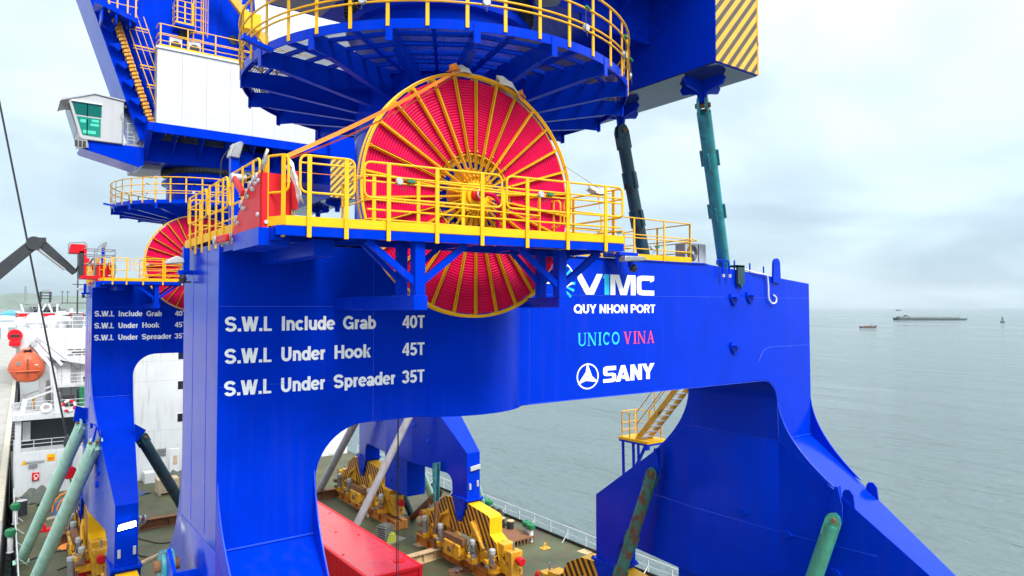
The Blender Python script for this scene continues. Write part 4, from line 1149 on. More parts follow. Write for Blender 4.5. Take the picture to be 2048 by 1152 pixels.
# ---- operator cab on its arm
cb = group_node('operator_cab', crane)
cx_ = -.3
cabp = [(-1.02, 21.42), (-.95, 21.55), (-.10, 21.78), (.95, 21.66), (.95, 19.86), (-.52, 19.86), (-.62, 19.95)]
MB().prism(cabp, 'y', -.95, .95).build('cab_shell', CABSHADE, cb, bevel=.03)
MB().prism([(-1.30, 21.30), (-1.26, 21.42), (-.10, 21.83), (.99, 21.71), (.99, 21.665), (-.10, 21.785), (-1.2, 21.36)], 'y', -1.0, 1.0).build('cab_roof', CABSHADE, cb)
MB().prism([(-.90, 21.35), (-.76, 20.85), (.14, 20.85), (.14, 21.35)], 'y', -.965, -.945).build('window', GLASSG2, cb)
MB().prism([(-.73, 20.78), (-.52, 20.05), (.12, 20.02), (.12, 20.78)], 'y', -.965, -.945).build('window', GLASSG, cb)
for q0, q1 in ((20.83, 21.32), (20.05, 20.70)):
    MB().box(-.38, -.34, -.97, -.965, q0, q1).build('window_bar', GLASSD, cb)
for q in ((-.60, -.40, 20.55, 20.68), (-.25, .05, 20.45, 20.55), (-.50, -.05, 20.12, 20.25), (-.2, .05, 20.62, 20.72)):
    MB().box(q[0], q[1], -.9675, -.9651, q[2], q[3]).build('painted_reflection', GLASSL, cb)  # pale patches painting reflections onto the cab glass
MB().box(-.92, .16, -1.02, -.95, 21.36, 21.42).build('visor', WHITE, cb)
MB().add([(-1.0, -.8, 21.3), (-.68, -.8, 20.2), (-.68, .8, 20.2), (-1.0, .8, 21.3)], [(0,1,2,3)]).build('front_window', GLASSD, cb, loc=(-.02,0,0))
MB().beam((-.75, -.9, 19.62), (-.32, -.9, 19.70), .2, .32).build('floodlight', GREY, cb)
for k in range(3):
    MB().box(-.78+.14*k, -.68+.14*k, -1.02, -1.0, 19.53, 19.78).build('floodlight_grille', DARK, cb)
for x in (-.2, .9):
    MB().path([(x + .04*math.cos(t/8*2*PI), 0, 21.86 + .04*math.sin(t/8*2*PI)) for t in range(8)], .012, 5, closed=True).build('lifting_eye', LGREY, cb)
    MB().box(x-.02, x+.02, -.02, .02, 21.68, 21.84).build('eye_post', LGREY, cb)
MB().lathe([(0, -.1), (.06, -.1), (.08, .05), (0, .05)], (1.0, -.9, 21.45), 'y', 12).build('camera_pod', BLACK, cb)
MB().path(rounded([(.9, -.97, 21.2), (.82, -1.0, 21.0), (.9, -.97, 20.9), (.9, -.97, 19.9)], .06), .012, 5).build('cable', GREY, cb)
ca = group_node('cab_arm', crane)
MB().prism([(-.45, 19.85), (-.58, 19.58), (-.50, 19.50), (1.55, 18.98), (1.75, 19.10), (1.75, 19.85)], 'y', -.85, .85).build('arm_box', BLUE, ca, bevel=.012)
railing(ca, [(1.05, -.8), (1.68, -.8)], 19.85, h=.95, rails=(1, .62, .42, .28), spacing=.3, toe=.10, drop=0, mat=GREY, r=.012)
MB().box(1.05, 1.5, -.75, -.3, 19.86, 19.92).build('step_grating', WOOD, ca)

# ---- stair on the far side of the right leg
sr = group_node('access_stair', crane)
sy0, sz0, sy1, sz1 = 7.25, 7.88, 4.55, 10.85
for x in (17.05, 17.75):
    MB().beam((x, sy0, sz0), (x, sy1, sz1), .04, .20).build('stringer', YELD, sr)
tm2 = MB().box(17.07, 17.73, -.12, .12, -.02, .02).mesh(LGREY, 0, 'tread')
for k in range(13):
    t = (k + .5)/13
    place('tread', tm2, sr, (0, sy0 + (sy1-sy0)*t, sz0 + (sz1-sz0)*t))
for x in (17.03, 17.77):
    for hgt in (.95, .5):
        MB().tube((x, sy0, sz0+hgt+.1), (x, sy1, sz1+hgt+.1), .022, 6).build('handrail', RAILY, sr)
    for t in (.02, .35, .68, 1.0):
        y_, z_ = sy0 + (sy1-sy0)*t, sz0 + (sz1-sz0)*t
        MB().tube((x, y_, z_), (x, y_-.0, z_+1.05), .02, 6).build('post', RAILY, sr)
MB().box(16.95, 17.95, 6.6, 8.1, 7.74, 7.82).build('landing', BLUE2, sr)
MB().box(16.93, 17.97, 6.58, 8.12, 7.822, 7.92).build('toe_board', YEL, sr)
railing(sr, [(17.9, 6.7), (17.9, 8.05), (17.0, 8.05), (17.0, 7.5)], 7.92, h=.98, rails=(1, .55, .25), spacing=.6, toe=0, drop=0)
for x, y in ((17.02, 7.95), (17.88, 7.95), (17.02, 7.4)):
    MB().beam((x, y, 7.74), (x, y - .05, 5.6 if y > 7.5 else 5.7), .08, .08).build('prop', BLUE2, sr)
MB().beam((17.0, 6.75, 7.74), (17.0, 7.9, 5.7), .08, .10).build('prop', BLUE2, sr)
MB().box(16.9, 17.95, 7.3, 8.08, 5.58, 5.72).build('prop_bracket', BLUE2, sr)
MB().box(16.9, 17.08, 6.6, 6.75, 7.60, 7.74).build('prop_bracket', BLUE2, sr)

# flood lights low on the sill ends
lo = group_node('sill_floodlight', crane)
for x in (.79, 16.1):
    MB().prism([(x-.30, 4.85), (x+.30, 4.93), (x+.28, 5.15), (x-.28, 5.07)], 'y', -4.92, -4.802).build('lamp_head', LGREY, lo, bevel=.02)
MB().prism([(.79-.29, 4.87), (.79+.29, 4.95), (.79+.27, 5.13), (.79-.27, 5.05)], 'y', -4.95, -4.925).build('lamp_lens', LIT, lo)
for x, z in ((.55, 4.0), (1.05, 4.05), (15.8, 4.1), (16.25, 4.2)):
    MB().box(x-.05, x+.05, -4.88, -4.802, z-.15, z+.15).build('junction_box', LGREY, lo, bevel=.01)

# ---------------- second crane: same machine, further forward on the deck
crane2 = copy_tree(crane)
crane2.location = (.30, 22.4, 0)
crane2['label'] = 'blue portal crane beside the white deckhouse, its cab and white machinery house in view'
# ================================================================== SEA
m, n_, l_, p_ = newmat('sea_water')
p_.inputs['Base Color'].default_value = (0.095, 0.135, 0.138, 1)
p_.inputs['Roughness'].default_value = 0.16
p_.inputs['IOR'].default_value = 1.33
tcn = n_.new('ShaderNodeTexCoord')
mp = n_.new('ShaderNodeMapping'); mp.inputs['Rotation'].default_value = (0, 0, math.radians(35)); mp.inputs['Scale'].default_value = (1.0, .32, 1)
l_.new(tcn.outputs['Object'], mp.inputs[0])
def nn(scale, det, rough=.55):
    q = n_.new('ShaderNodeTexNoise'); q.inputs['Scale'].default_value = scale; q.inputs['Detail'].default_value = det
    q.inputs['Roughness'].default_value = rough; q.inputs['Distortion'].default_value = .3
    l_.new(mp.outputs[0], q.inputs['Vector']); return q
a1, a2, a3 = nn(.11, 6, .62), nn(.75, 6, .6), nn(.012, 3)
b1 = n_.new('ShaderNodeBump'); b1.inputs['Distance'].default_value = 2.6; b1.inputs['Strength'].default_value = 1.0
l_.new(a1.outputs[0], b1.inputs['Height'])
b2 = n_.new('ShaderNodeBump'); b2.inputs['Distance'].default_value = .45; b2.inputs['Strength'].default_value = 1.0
l_.new(a2.outputs[0], b2.inputs['Height']); l_.new(b1.outputs[0], b2.inputs['Normal'])
l_.new(b2.outputs[0], p_.inputs['Normal'])
mr_ = n_.new('ShaderNodeMapRange'); mr_.inputs['From Min'].default_value = .35; mr_.inputs['From Max'].default_value = .65
mr_.inputs['To Min'].default_value = .07; mr_.inputs['To Max'].default_value = .18
l_.new(a3.outputs[0], mr_.inputs[0]); l_.new(mr_.outputs[0], p_.inputs['Roughness'])
SEA = m
SZ = -5.0
bw = MB()
R_ = 26000
bw.add([(-R_, -R_, SZ), (R_, -R_, SZ), (R_, R_, SZ), (-R_, R_, SZ)], [(0,1,2,3)])
tag(bw.build('sea', SEA, smooth=0), kind='structure')

# ================================================================== SHIP
ship = thing('cargo_ship', 'deck cargo ship with green deck and white deckhouse carrying the cranes', 'ship')
m, n_, l_, p_ = newmat('deck_paint')
tcn = n_.new('ShaderNodeTexCoord')
def nz_(s, d, r=.6):
    q = n_.new('ShaderNodeTexNoise'); q.inputs['Scale'].default_value = s; q.inputs['Detail'].default_value = d; q.inputs['Roughness'].default_value = r
    l_.new(tcn.outputs['Object'], q.inputs['Vector']); return q
def mixc(f, a, b):
    q = n_.new('ShaderNodeMix'); q.data_type = 'RGBA'
    l_.new(f, q.inputs[0])
    for i, c in ((6, a), (7, b)):
        if isinstance(c, tuple): q.inputs[i].default_value = (*c, 1)
        else: l_.new(c, q.inputs[i])
    return q.outputs[2]
def rng(src, a, b):
    q = n_.new('ShaderNodeMapRange'); q.inputs['From Min'].default_value = a; q.inputs['From Max'].default_value = b
    l_.new(src, q.inputs[0]); return q.outputs[0]
c = mixc(rng(nz_(.35, 8).outputs[0], .38, .62), (.038, .050, .020), (.082, .098, .044))
c = mixc(rng(nz_(1.3, 10, .7).outputs[0], .50, .66), c, (.095, .055, .028))
c = mixc(rng(nz_(.16, 6).outputs[0], .52, .68), c, (.062, .052, .036))
c = mixc(rng(nz_(5, 8, .75).outputs[0], .62, .72), c, (.15, .14, .12))
l_.new(c, p_.inputs['Base Color'])
p_.inputs['Roughness'].default_value = .62
bq = n_.new('ShaderNodeBump'); bq.inputs['Distance'].default_value = .006; bq.inputs['Strength'].default_value = .6
l_.new(nz_(6, 8).outputs[0], bq.inputs['Height']); l_.new(bq.outputs[0], p_.inputs['Normal'])
DECK = m
HULL = paint('hull_paint', (.03, .05, .09), .5, var=.2, rust=.2, streak=.5)
XL, XR = -1.95, 22.75
MB().prism([(XL, -.02), (XL, -7.0), (XR, -7.0), (XR, -.02)], 'y', -34, 66).build('hull', HULL, ship)
MB().box(XL+.02, XR-.02, -33.9, 65.9, -.018, 0.0).build('deck_plating', DECK, ship, smooth=0)
MB().box(XR-.06, XR, -33.9, 46, 0, .16).build('gunwale_bar', DARK, ship)
MB().box(XL, XL+.06, -33.9, 46, 0, .16).build('gunwale_bar', DARK, ship)
# open rails along both sides
def ship_rail(x, y0, y1, sgn):
    g = group_node('side_railing', ship)
    h = .82
    for f in (1.0, .55, .16):
        MB().tube((x, y0, h*f), (x, y1, h*f), .022 if f == 1 else .016, 6).build('rail', WHITE, g)
    pm = MB().box(-.025, .025, -.02, .02, 0, h).mesh(WHITE, 0, 'post')
    nb = int((y1-y0)/1.45)
    for k in range(nb+1):
        y = y0 + (y1-y0)*k/nb
        place('post', pm, g, (x, y, 0))
        if k % 2 == 0:
            MB().beam((x, y, h*.55), (x + sgn*.42, y, .02), .035, .03).build('strut', WHITE, g)
ship_rail(XR-.03, 0, 46, -1)
ship_rail(XL+.03, 14, 46, 1)
# deckhouse
dh = group_node('deckhouse', ship)
DY = 47.0
def wl(x0, x1, z0, z1, y=DY, d=8, mat=WHITES, nm='wall'):
    return MB().box(x0, x1, y, y+d, z0, z1).build(nm, mat, dh, bevel=.02)
wl(3.4, 22.2, 0, 11.35, DY, 10)
wl(-1.9, 3.39, 0, 3.0, DY, 6)
wl(-1.9, -1.55, 3.0, 5.22, DY-.0, .35)
wl(-1.5, 3.39, 3.0, 5.2, DY+1.6, 2, BLACK)  # back wall coloured black to give the open recess its shade
wl(-2.05, 3.39, 5.22, 5.62, DY-.25, 8)
MB().box(-1.45, -1.0, DY+1.0, DY+1.1, 3.6, 4.95).build('window_post', WHITES, dh)
# upper block behind the boat deck with its raked side
MB().prism([(-2.2, 10.1), (-1.6, 11.4), (3.39, 11.4), (3.39, 8.4), (1.2, 8.9)], 'y', DY+4, DY+10).build('wall', WHITES, dh, bevel=.02)
MB().box(-.4, 3.39, DY+4.6, DY+9, 5.63, 8.8).build('wall', WHITES, dh)
MB().box(1.6, 3.38, DY+3.96, DY+4.6, 9.55, 9.62).build('window_line', DARK, dh)
for z_ in (9.75, 9.35):
    for k in range(4):
        MB().box(1.3 + k*.5, 1.7 + k*.5, DY+3.985, DY+4.0, z_, z_+.06).build('slot', DARK, dh)
for z_ in (9.3, 6.98, 4.47):
    for x in (8.5, 10.6, 12.7, 14.8, 17.0, 19.2):
        MB().box(x-.22, x+.22, DY-.02, DY+.01, z_-.32, z_+.32).build('window', GLASSD, dh, bevel=.06)
        MB().box(x-.27, x+.27, DY-.012, DY+.012, z_-.37, z_+.37).build('window_frame', WHITE, dh, bevel=.06)
MB().box(7.75, 8.45, DY-.05, DY, .15, 2.15).build('door', WHITE, dh, bevel=.03)
MB().box(8.0, 8.3, DY-.06, DY-.051, .9, 1.6).build('notice_board', WOOD, dh)
MB().box(20.4, 21.1, DY-.05, DY, .15, 2.15).build('door', WHITE, dh, bevel=.03)
for k in range(4):
    MB().box(6.9, 7.5, DY-.10, DY-.02, 1.75 + k*.14, 1.80 + k*.14).build('pipe_rack', GREY, dh)
for k in range(5):
    MB().tube((6.92 + k*.14, DY-.07, 1.65), (6.92 + k*.14, DY-.07, 2.3), .015, 6).build('pipe_rack', GREY, dh)
for z_ in (7.4, 3.6, 8.9):
    MB().box(3.5, 22.1, DY-.006, DY+.01, z_, z_+.02).build('weld_seam', LGREY, dh)
# rails of the boat deck and the lower gallery
def small_rail(x0, x1, y, z, h=.85):
    g = dh
    for f in (1, .66, .33):
        MB().tube((x0, y, z+h*f), (x1, y, z+h*f), .02, 6).build('rail', WHITE, g)
    k = max(2, int((x1-x0)/.9))
    for i in range(k+1):
        x = x0 + (x1-x0)*i/k
        MB().tube((x, y, z), (x, y, z+h), .02, 6).build('rail_post', WHITE, g)
small_rail(-2.0, 3.3, DY-.2, 5.62); small_rail(-1.85, 3.3, DY+.05, 3.0, .8); small_rail(.6, 3.3, DY+3.6, 7.2, .8)
MB().box(.4, 3.39, DY+3.4, DY+4.6, 7.0, 7.2).build('deck_slab', WHITES, dh)
# stair to the gallery
MB().beam((1.2, DY-.3, 3.0), (.35, DY-.5, 1.4), .5, .06).build('stair', WHITES, dh)
for k in range(6):
    MB().box(.42 + k*.14, .60 + k*.14, DY-.75, DY-.25, 1.55 + k*.26, 1.58 + k*.26).build('tread', GREY, dh)
# signs on the lower wall
MB().box(-.05, .42, DY-.02, DY-.004, 2.22, 2.72).build('yellow_sign', YEL, dh)
MB().box(.0, .37, DY-.024, DY-.0201, 2.40, 2.47).build('sign_line', RED, dh)
MB().box(.0, .37, DY-.024, DY-.0201, 2.28, 2.33).build('sign_line', RED, dh)
MB().box(-.9, -.48, DY-.12, DY, 1.02, 1.55).build('fire_box', RED, dh, bevel=.02)
MB().lathe([(.10, -.01), (.14, -.01), (.14, 0)], (-.66, DY-.12, 1.32), 'y', 18).build('fire_box_ring', LETTER, dh)
MB().box(-.78, -.60, DY-.125, DY-.1201, 1.09, 1.15).build('sign_line', LETTER, dh)
MB().prism([(-1.55, 2.15), (-1.35, 2.5), (-1.15, 2.15)], 'y', DY-.015, DY-.004).build('warning_sign', YEL, dh)
MB().box(-1.3, -.2, DY-.10, DY-.03, 2.28, 2.40).build('light_fitting', LGREY, dh)
MB().box(-1.1, -.6, DY-.14, DY-.03, 1.95, 2.15).build('cable_box', GREY, dh)
MB().box(5.9, 6.6, DY-1.2, DY-.2, 0, .75).build('locker', WHITE, dh)
# lifebuoys on the boat-deck rail
for nm, x, z_, mat, lab in (('lifebuoy', 1.18, 6.02, RED, 'red and white lifebuoy hung on the boat deck rail'), ('lifebuoy', -.15, 6.0, LETTER, 'plain white lifebuoy on the boat deck rail')):
    t = thing(nm, lab, 'lifebuoy', (x, DY-.27, z_-.36))
    R0 = .36 if mat is RED else .27
    seg = 8
    for k in range(seg):
        a0, a1 = 2*PI*k/seg, 2*PI*(k+1)/seg
        MB().path([(R0*math.cos(a0+(a1-a0)*i/5), 0, .36 + R0*math.sin(a0+(a1-a0)*i/5)) for i in range(6)], .085, 8).build('float_segment', mat if k % 2 else LETTER, t)
# mast on the deckhouse roof
mt_ = group_node('signal_mast', ship)
mbx = on('y', 155, 600, DY+5)
MB().tube((mbx.x, DY+5, 11.3), (mbx.x, DY+5, 17.2), .07, 8, r2=.03).build('mast_pole', BLACK, mt_)
for z_, w in ((13.35, 1.1), (14.8, .35)):
    MB().beam((mbx.x-w, DY+5, z_), (mbx.x+w, DY+5, z_), .08, .06).build('yard', BLACK, mt_)
MB().box(mbx.x-.35, mbx.x+.35, DY+4.7, DY+5.3, 11.3, 12.5).build('mast_house', GREY, mt_)
MB().prism([(mbx.x-1.3, 12.45), (mbx.x+1.5, 12.45), (mbx.x+.3, 12.25), (mbx.x-.3, 12.25)], 'y', DY+4.9, DY+5.1).build('yard', BLACK, mt_)
for x in (-1.0, -.65, .75, 1.05):
    MB().tube((mbx.x+x, DY+5, 13.3), (mbx.x+x, DY+5, 14.3), .02, 6).build('aerial', BLACK, mt_)
    MB().tube((mbx.x+x-.12, DY+5, 14.2), (mbx.x+x+.12, DY+5, 14.2), .02, 6).build('aerial', BLACK, mt_)
t = thing('flag', 'small red flag flying from the dark signal mast', 'flag', (mbx.x, DY+5, 16.5))
fv = []; ff = []
for i in range(9):
    for j in range(4):
        fv.append((.04 + i*.09, .05*math.sin(i*.9), j*.16 - i*.012))
for i in range(8):
    for j in range(3):
        ff.append((i*4+j, (i+1)*4+j, (i+1)*4+j+1, i*4+j+1))
fo = MB().add(fv, ff).build('cloth', RED, t, smooth=80)
fo.modifiers.new('thick', 'SOLIDIFY').thickness = .006
# satellite domes and vents on the roof
for px, r, hh in ((70, .62, 1.2), (104, .55, 1.0), (124, .55, 1.35), (144, .42, .75)):
    q = on('y', px, 650, DY+6)
    t = thing('satellite_dome', {70: 'wide white dome by the round vent on the deckhouse roof', 104: 'plain white dome in the middle of the roof domes', 124: 'tallest white dome on the deckhouse roof', 144: 'smallest white dome beside the dark mast house'}[px], 'radome', (q.x, DY+6, 11.38), group='white domes on the deckhouse roof')
    MB().lathe([(0, 0), (r*.7, 0), (r*.75, hh*.3), (r, hh*.38), (r, hh*.62), (r*.8, hh*.86), (r*.4, hh*.98), (0, hh)], (0,0,0), 'z', 24).build('dome', WHITE, t)
    MB().lathe([(r*.72, 0), (r*.8, .02), (r*.8, .12), (r*.72, .12)], (0,0,0), 'z', 24, close=True).build('base_ring', LGREY, t)
q = on('y', 40, 648, DY+6)
t = thing('round_vent', 'round white mushroom vent at the end of the deckhouse roof', 'vent', (q.x, DY+6, 11.35))
MB().lathe([(0, -.2), (.33, -.2), (.38, -.15), (.38, .15), (.33, .2), (.30, .2), (.30, -.1), (0, -.1)], (0, 0, .55), 'y', 24).build('vent_head', WHITE, t)
MB().box(-.2, .2, -.15, .15, 0, .4).build('vent_neck', WHITE, t)

# ---- lifeboat in its davit
lb0 = on('y', 55, 735, DY+.4)
lb = thing('lifeboat', 'enclosed orange lifeboat hanging in a white davit', 'lifeboat', (lb0.x, DY+1.0, 7.75))
def loft(secs, n=20):
    vs, fs = [], []
    for y, half, zb, zt in secs:
        for k in range(n):
            a = 2*PI*k/n
            c_, s_ = math.cos(a), math.sin(a)
            zz = (zb + zt)/2 + (zt - zb)/2*(abs(s_)**.85)*(1 if s_ > 0 else -1)
            xx = half*(abs(c_)**.5)*(1 if c_ > 0 else -1)*(1 - .50*max(0, s_)**1.1) * (1 - .22*max(0, -s_)**2)
            vs.append((xx, y, zz))
    m_ = len(secs)
    for i in range(m_-1):
        for k in range(n):
            l = (k+1) % n
            fs.append((i*n+k, i*n+l, (i+1)*n+l, (i+1)*n+k))
    fs.append(tuple(range(n))); fs.append(tuple(range((m_-1)*n, m_*n))[::-1])
    return MB().add(vs, fs)
loft([(-.9, .35, .7, 1.5), (-.75, .80, .15, 1.95), (-.3, 1.02, .0, 2.15), (1.2, 1.08, 0, 2.2), (3.0, 1.05, 0, 2.15), (4.0, .75, .2, 1.8), (4.4, .3, .7, 1.3)]).build('hull', LIFEB, lb, smooth=50)
MB().path([(-.62, -.86, .82), (-1.03, -.4, .8), (-1.1, 1.2, .8), (-1.1, 3.0, .8)], .05, 8).build('fender', LIFEB, lb)
MB().path([(-.62, -.86, .82), (0, -1.0, .84), (.62, -.86, .82), (.93, -.4, .8)], .05, 8).build('fender', LIFEB, lb)
MB().box(-.3, .3, -.35, .4, 2.0, 2.35).build('conning_tower', LIFEB, lb, bevel=.08)
MB().box(-.22, .22, -.38, -.34, 2.08, 2.28).build('window', GLASSD, lb)
MB().box(-.62, -.38, -.86, -.80, 1.25, 1.5).build('hatch', GREY, lb)
MB().box(.25, .6, -.86, -.80, 1.22, 1.27).build('grab_rail', LETTER, lb)
for k in range(9):
    MB().lathe([(.035, -.02), (.06, -.02), (.06, .02), (.035, .02)], (0, -.95, .5 + k*.16), 'y' if k % 2 else 'x', 8, close=True).build('chain_link', RUST, lb)
dv_ = thing('davit', 'white hinged davit arms and frame beside the orange lifeboat', 'davit', (lb0.x+1.5, DY+.6, 5.62))
for yy in (0, 3.2):
    MB().beam((.3, yy, 0), (.05, yy, 3.0), .34, .30, .26, .26).build('post', WHITE, dv_)
    MB().beam((.05, yy, 3.0), (-1.2, yy, 4.75), .24, .26, .16, .16).build('arm', WHITE, dv_)
    MB().beam((.55, yy+.2, 3.25), (-.85, yy+.2, 5.0), .18, .22, .14, .14).build('arm', WHITE, dv_)
    MB().lathe([(0, -.1), (.16, -.1), (.16, .1), (0, .1)], (-1.15, yy, 4.75), 'y', 14).build('sheave', LGREY, dv_)
    MB().lathe([(0, -.1), (.14, -.1), (.14, .1), (0, .1)], (-.85, yy+.2, 5.02), 'y', 14).build('sheave', LGREY, dv_)
    MB().beam((.1, yy, 1.5), (-1.6, yy, .9), .12, .12).build('strut', WHITE, dv_)
    MB().beam((-1.75, yy, 0), (-1.6, yy, 1.0), .3, .3).build('cradle_foot', WHITE, dv_)
    MB().tube((-1.15, yy, 4.72), (-1.5, yy, 4.3), .02, 6).build('fall_wire', DARK, dv_)
MB().tube((-.8, .2, 5.1), (1.4, .3, 3.0), .015, 5).build('fall_wire', DARK, dv_)
MB().box(-1.0, -.5, 1.0, 1.6, 0, .9).build('winch', LGREY, dv_, bevel=.05)

# ================================================================== QUAY
qm = paint('quay_concrete', (.30, .29, .27), .8, var=.18, scale=.8, bump=.01, rust=.15, rustcol=(.14,.13,.12), rscale=1.2)
def qx(y): return -2.43 + (y-43)*.0196           # the quay edge runs slightly off the ship's line
tag(MB().prism([(-160, -60), (qx(-60), -60), (qx(900), 900), (-160, 900)], 'z', -6, .55).build('quay', qm, smooth=0), kind='structure')
kerb = paint('quay_kerb', (.46, .42, .33), .8, var=.15, scale=2, streak=.3)
tag(MB().prism([(qx(38)-.45, 38), (qx(38)-.02, 38), (qx(600)-.02, 600), (qx(600)-.45, 600)], 'z', .554, .80).build('quay_kerb', kerb, smooth=0), kind='structure')
fm = MB().box(0, .32, -.55, .55, -1.3, .45).mesh(DARK, 0, 'quay_fender')
for k in range(40):
    y = 67 + k*2.3
    f = place('quay_fender', fm, None, (qx(y), y, 0))
    tag(f, 'black rubber fender block on the quay face', 'fender', 'fenders along the quay')
# cargo heaps and sheds on the quay
for k, (x, y, w, d, h, mt, lab) in enumerate([(-5.0, 120, 2.0, 6, 1.6, TARPG, 'dark heap of netting on the quay edge'), (-4.2, 96, 1.2, 3, .9, TARPB, 'blue-green tarpaulin bundle on the quay')]):
    t = thing('cargo_heap', lab, 'heap', (x, y, .55))
    vs = []
    b = MB()
    nn_ = 14
    for i in range(nn_):
        for j in range(nn_):
            u, v = i/(nn_-1)*2-1, j/(nn_-1)*2-1
            hh = h*max(0, 1-u*u)*max(0, 1-v*v)*(.7 + .5*rnd.random())
            b.v.append((u*w, v*d, hh))
    for i in range(nn_-1):
        for j in range(nn_-1):
            b.f.append((i*nn_+j, (i+1)*nn_+j, (i+1)*nn_+j+1, i*nn_+j+1))
    b.build('cover', mt, t, smooth=60)

# far port: sheds, gantry and hills
shedm = paint('far_shed_wall', (.46, .52, .55), .7, var=.1, scale=.2)
shedb = paint('far_shed_blue', (.10, .38, .55), .6, var=.1, scale=.2)
for k, (px, Y, w, d, h, mt, lab) in enumerate([(10, 330, 18, 40, 9, shedm, 'long grey port shed far along the quay'), (22, 480, 10, 30, 11, shedb, 'light blue port shed far along the quay'), (34, 620, 16, 30, 9, WHITES, 'white port shed at the far end of the quay')]):
    q = on('y', px, 700, Y)
    t = thing('port_shed', lab, 'shed', (q.x, Y, .55))
    MB().box(-w/2, w/2, 0, d, 0, h*.8).build('wall', mt, t)
    MB().prism([(-w/2-.3, h*.8), (0, h), (w/2+.3, h*.8)], 'y', -.3, d+.3).build('roof', mt, t)
    for j in range(4):
        MB().box(-w/2 + w*(j+.2)/4, -w/2 + w*(j+.7)/4, -.08, .0, 0, h*.5).build('door', GREY, t)
hillm = paint('hill_ground', (.10, .14, .11), .9, var=.3, scale=.004)
b = MB()
for i in range(41):
    t_ = i/40
    x = -4200 + 6600*t_
    h = 210*math.exp(-((x+700)/1500)**2) * (1 + .22*math.sin(x*.004) + .1*math.sin(x*.011)) + 60*math.exp(-((x-900)/500)**2)
    for j, (dy, f) in enumerate(((0, 0), (250, .55), (600, 1.0), (1200, 0))):
        b.v.append((x, 9000 + dy + 120*math.sin(x*.003), SZ - 2 + h*f))
for i in range(40):
    for j in range(3):
        b.f.append((i*4+j, (i+1)*4+j, (i+1)*4+j+1, i*4+j+1))
tag(b.build('hills', hillm, smooth=80), kind='structure')
b = MB()
for i in range(31):
    t_ = i/30
    x = 9500 + 5200*t_
    h = 420*math.sin(PI*min(1, t_*1.0))*(.7 + .3*math.sin(x*.0018))*(t_**.6)
    for j, (dy, f) in enumerate(((0, 0), (400, .6), (900, 1.0), (1800, 0))):
        b.v.append((x, 1000 - (x-9500)*.35 + dy, SZ - 2 + max(0, h*f)))
for i in range(30):
    for j in range(3):
        b.f.append((i*4+j, (i+1)*4+j, (i+1)*4+j+1, i*4+j+1))
tag(b.build('headland', hillm, smooth=80), kind='structure')

# ---- offshore vessel moored ahead, with its helideck and lattice mast
OY = 120.0
bm_v = paint('vessel_hull', (.30, .32, .33), .6, var=.1, scale=.2)
ov = thing('offshore_vessel', 'red and white offshore vessel with a helideck, moored ahead of the ship', 'ship', (on('y', 95, 620, OY).x, OY, SZ))
def OX(px): return on('y', px, 620, OY).x - ov.location.x
def OZ(py): return on('y', 95, py, OY).z - SZ
MB().prism([(OX(38), OZ(637)), (OX(38), OZ(626.5)), (OX(168), OZ(626.5)), (OX(168), OZ(637))], 'y', 0, 40).build('red_band', RED, ov)
MB().prism([(OX(39), OZ(637.1)), (OX(167), OZ(637.1)), (OX(160), -1), (OX(46), -1)], 'y', .1, 40).build('hull', bm_v, ov)
MB().box(OX(36), OX(166), -.1, 40, OZ(626.5), OZ(625.2)).build('rubbing_band', WHITE, ov)
MB().box(OX(46), OX(150), 4, 18, OZ(626), OZ(617)).build('deckhouse', WHITES, ov)
MB().box(OX(65), OX(125), 2, 14, OZ(617), OZ(613)).build('bridge', GREY, ov)
for k in range(6):
    MB().box(OX(69 + k*9), OX(74.5 + k*9), 1.95, 2.0, OZ(623.5), OZ(620.5)).build('window', GLASSD, ov)
for k in range(7):
    MB().box(OX(67 + k*8), OX(73 + k*8), 1.95, 2.0, OZ(616.5), OZ(614)).build('window', GLASSD, ov)
MB().prism([(OX(42), OZ(606)), (OX(42), OZ(604.6)), (OX(146), OZ(604.6)), (OX(146), OZ(606)), (OX(130), OZ(609.5)), (OX(60), OZ(609.5))], 'y', 2, 16).build('helideck', GREY, ov)
for a_, b_ in ((79, 93), (109, 98), (79, 79), (116, 116), (50, 42)):
    MB().tube((OX(a_), 1.8, OZ(632)), (OX(b_), 1.8, OZ(608)), .14, 6).build('helideck_strut', WHITE, ov)
for px in (83, 103):
    MB().tube((OX(px), 5, OZ(605)), (OX(px+1.0), 5, OZ(582)), .16, 6).build('mast_leg', BLACK, ov)
for py in (585, 590.5, 596.5):
    MB().beam((OX(79), 5, OZ(py)), (OX(107), 5, OZ(py)), .3, .16).build('mast_platform', BLACK, ov)
for k in range(7):
    MB().tube((OX(88 + k*2), 5, OZ(585)), (OX(88 + k*2.1), 5, OZ(577 + (k % 3)*2)), .06, 5).build('aerial', GREY, ov)
MB().tube((OX(52), 5, OZ(606)), (OX(52), 5, OZ(571)), .14, 6).build('flag_staff', GREY, ov)
MB().lathe([(0, -1.2), (.55, -1.0), (.62, 0), (.5, 1.2), (0, 1.6)], (OX(47), 1.5, OZ(641)), 'y', 16).build('rescue_boat', LIFEB, ov)
MB().lathe([(0, -1.2), (.55, -1.0), (.62, 0), (.5, 1.2), (0, 1.6)], (OX(139), 1.5, OZ(640)), 'y', 16).build('rescue_boat', LIFEB, ov)
MB().box(OX(60), OX(160), -.2, 3, OZ(668), OZ(637)).build('lower_house', WHITES, ov)
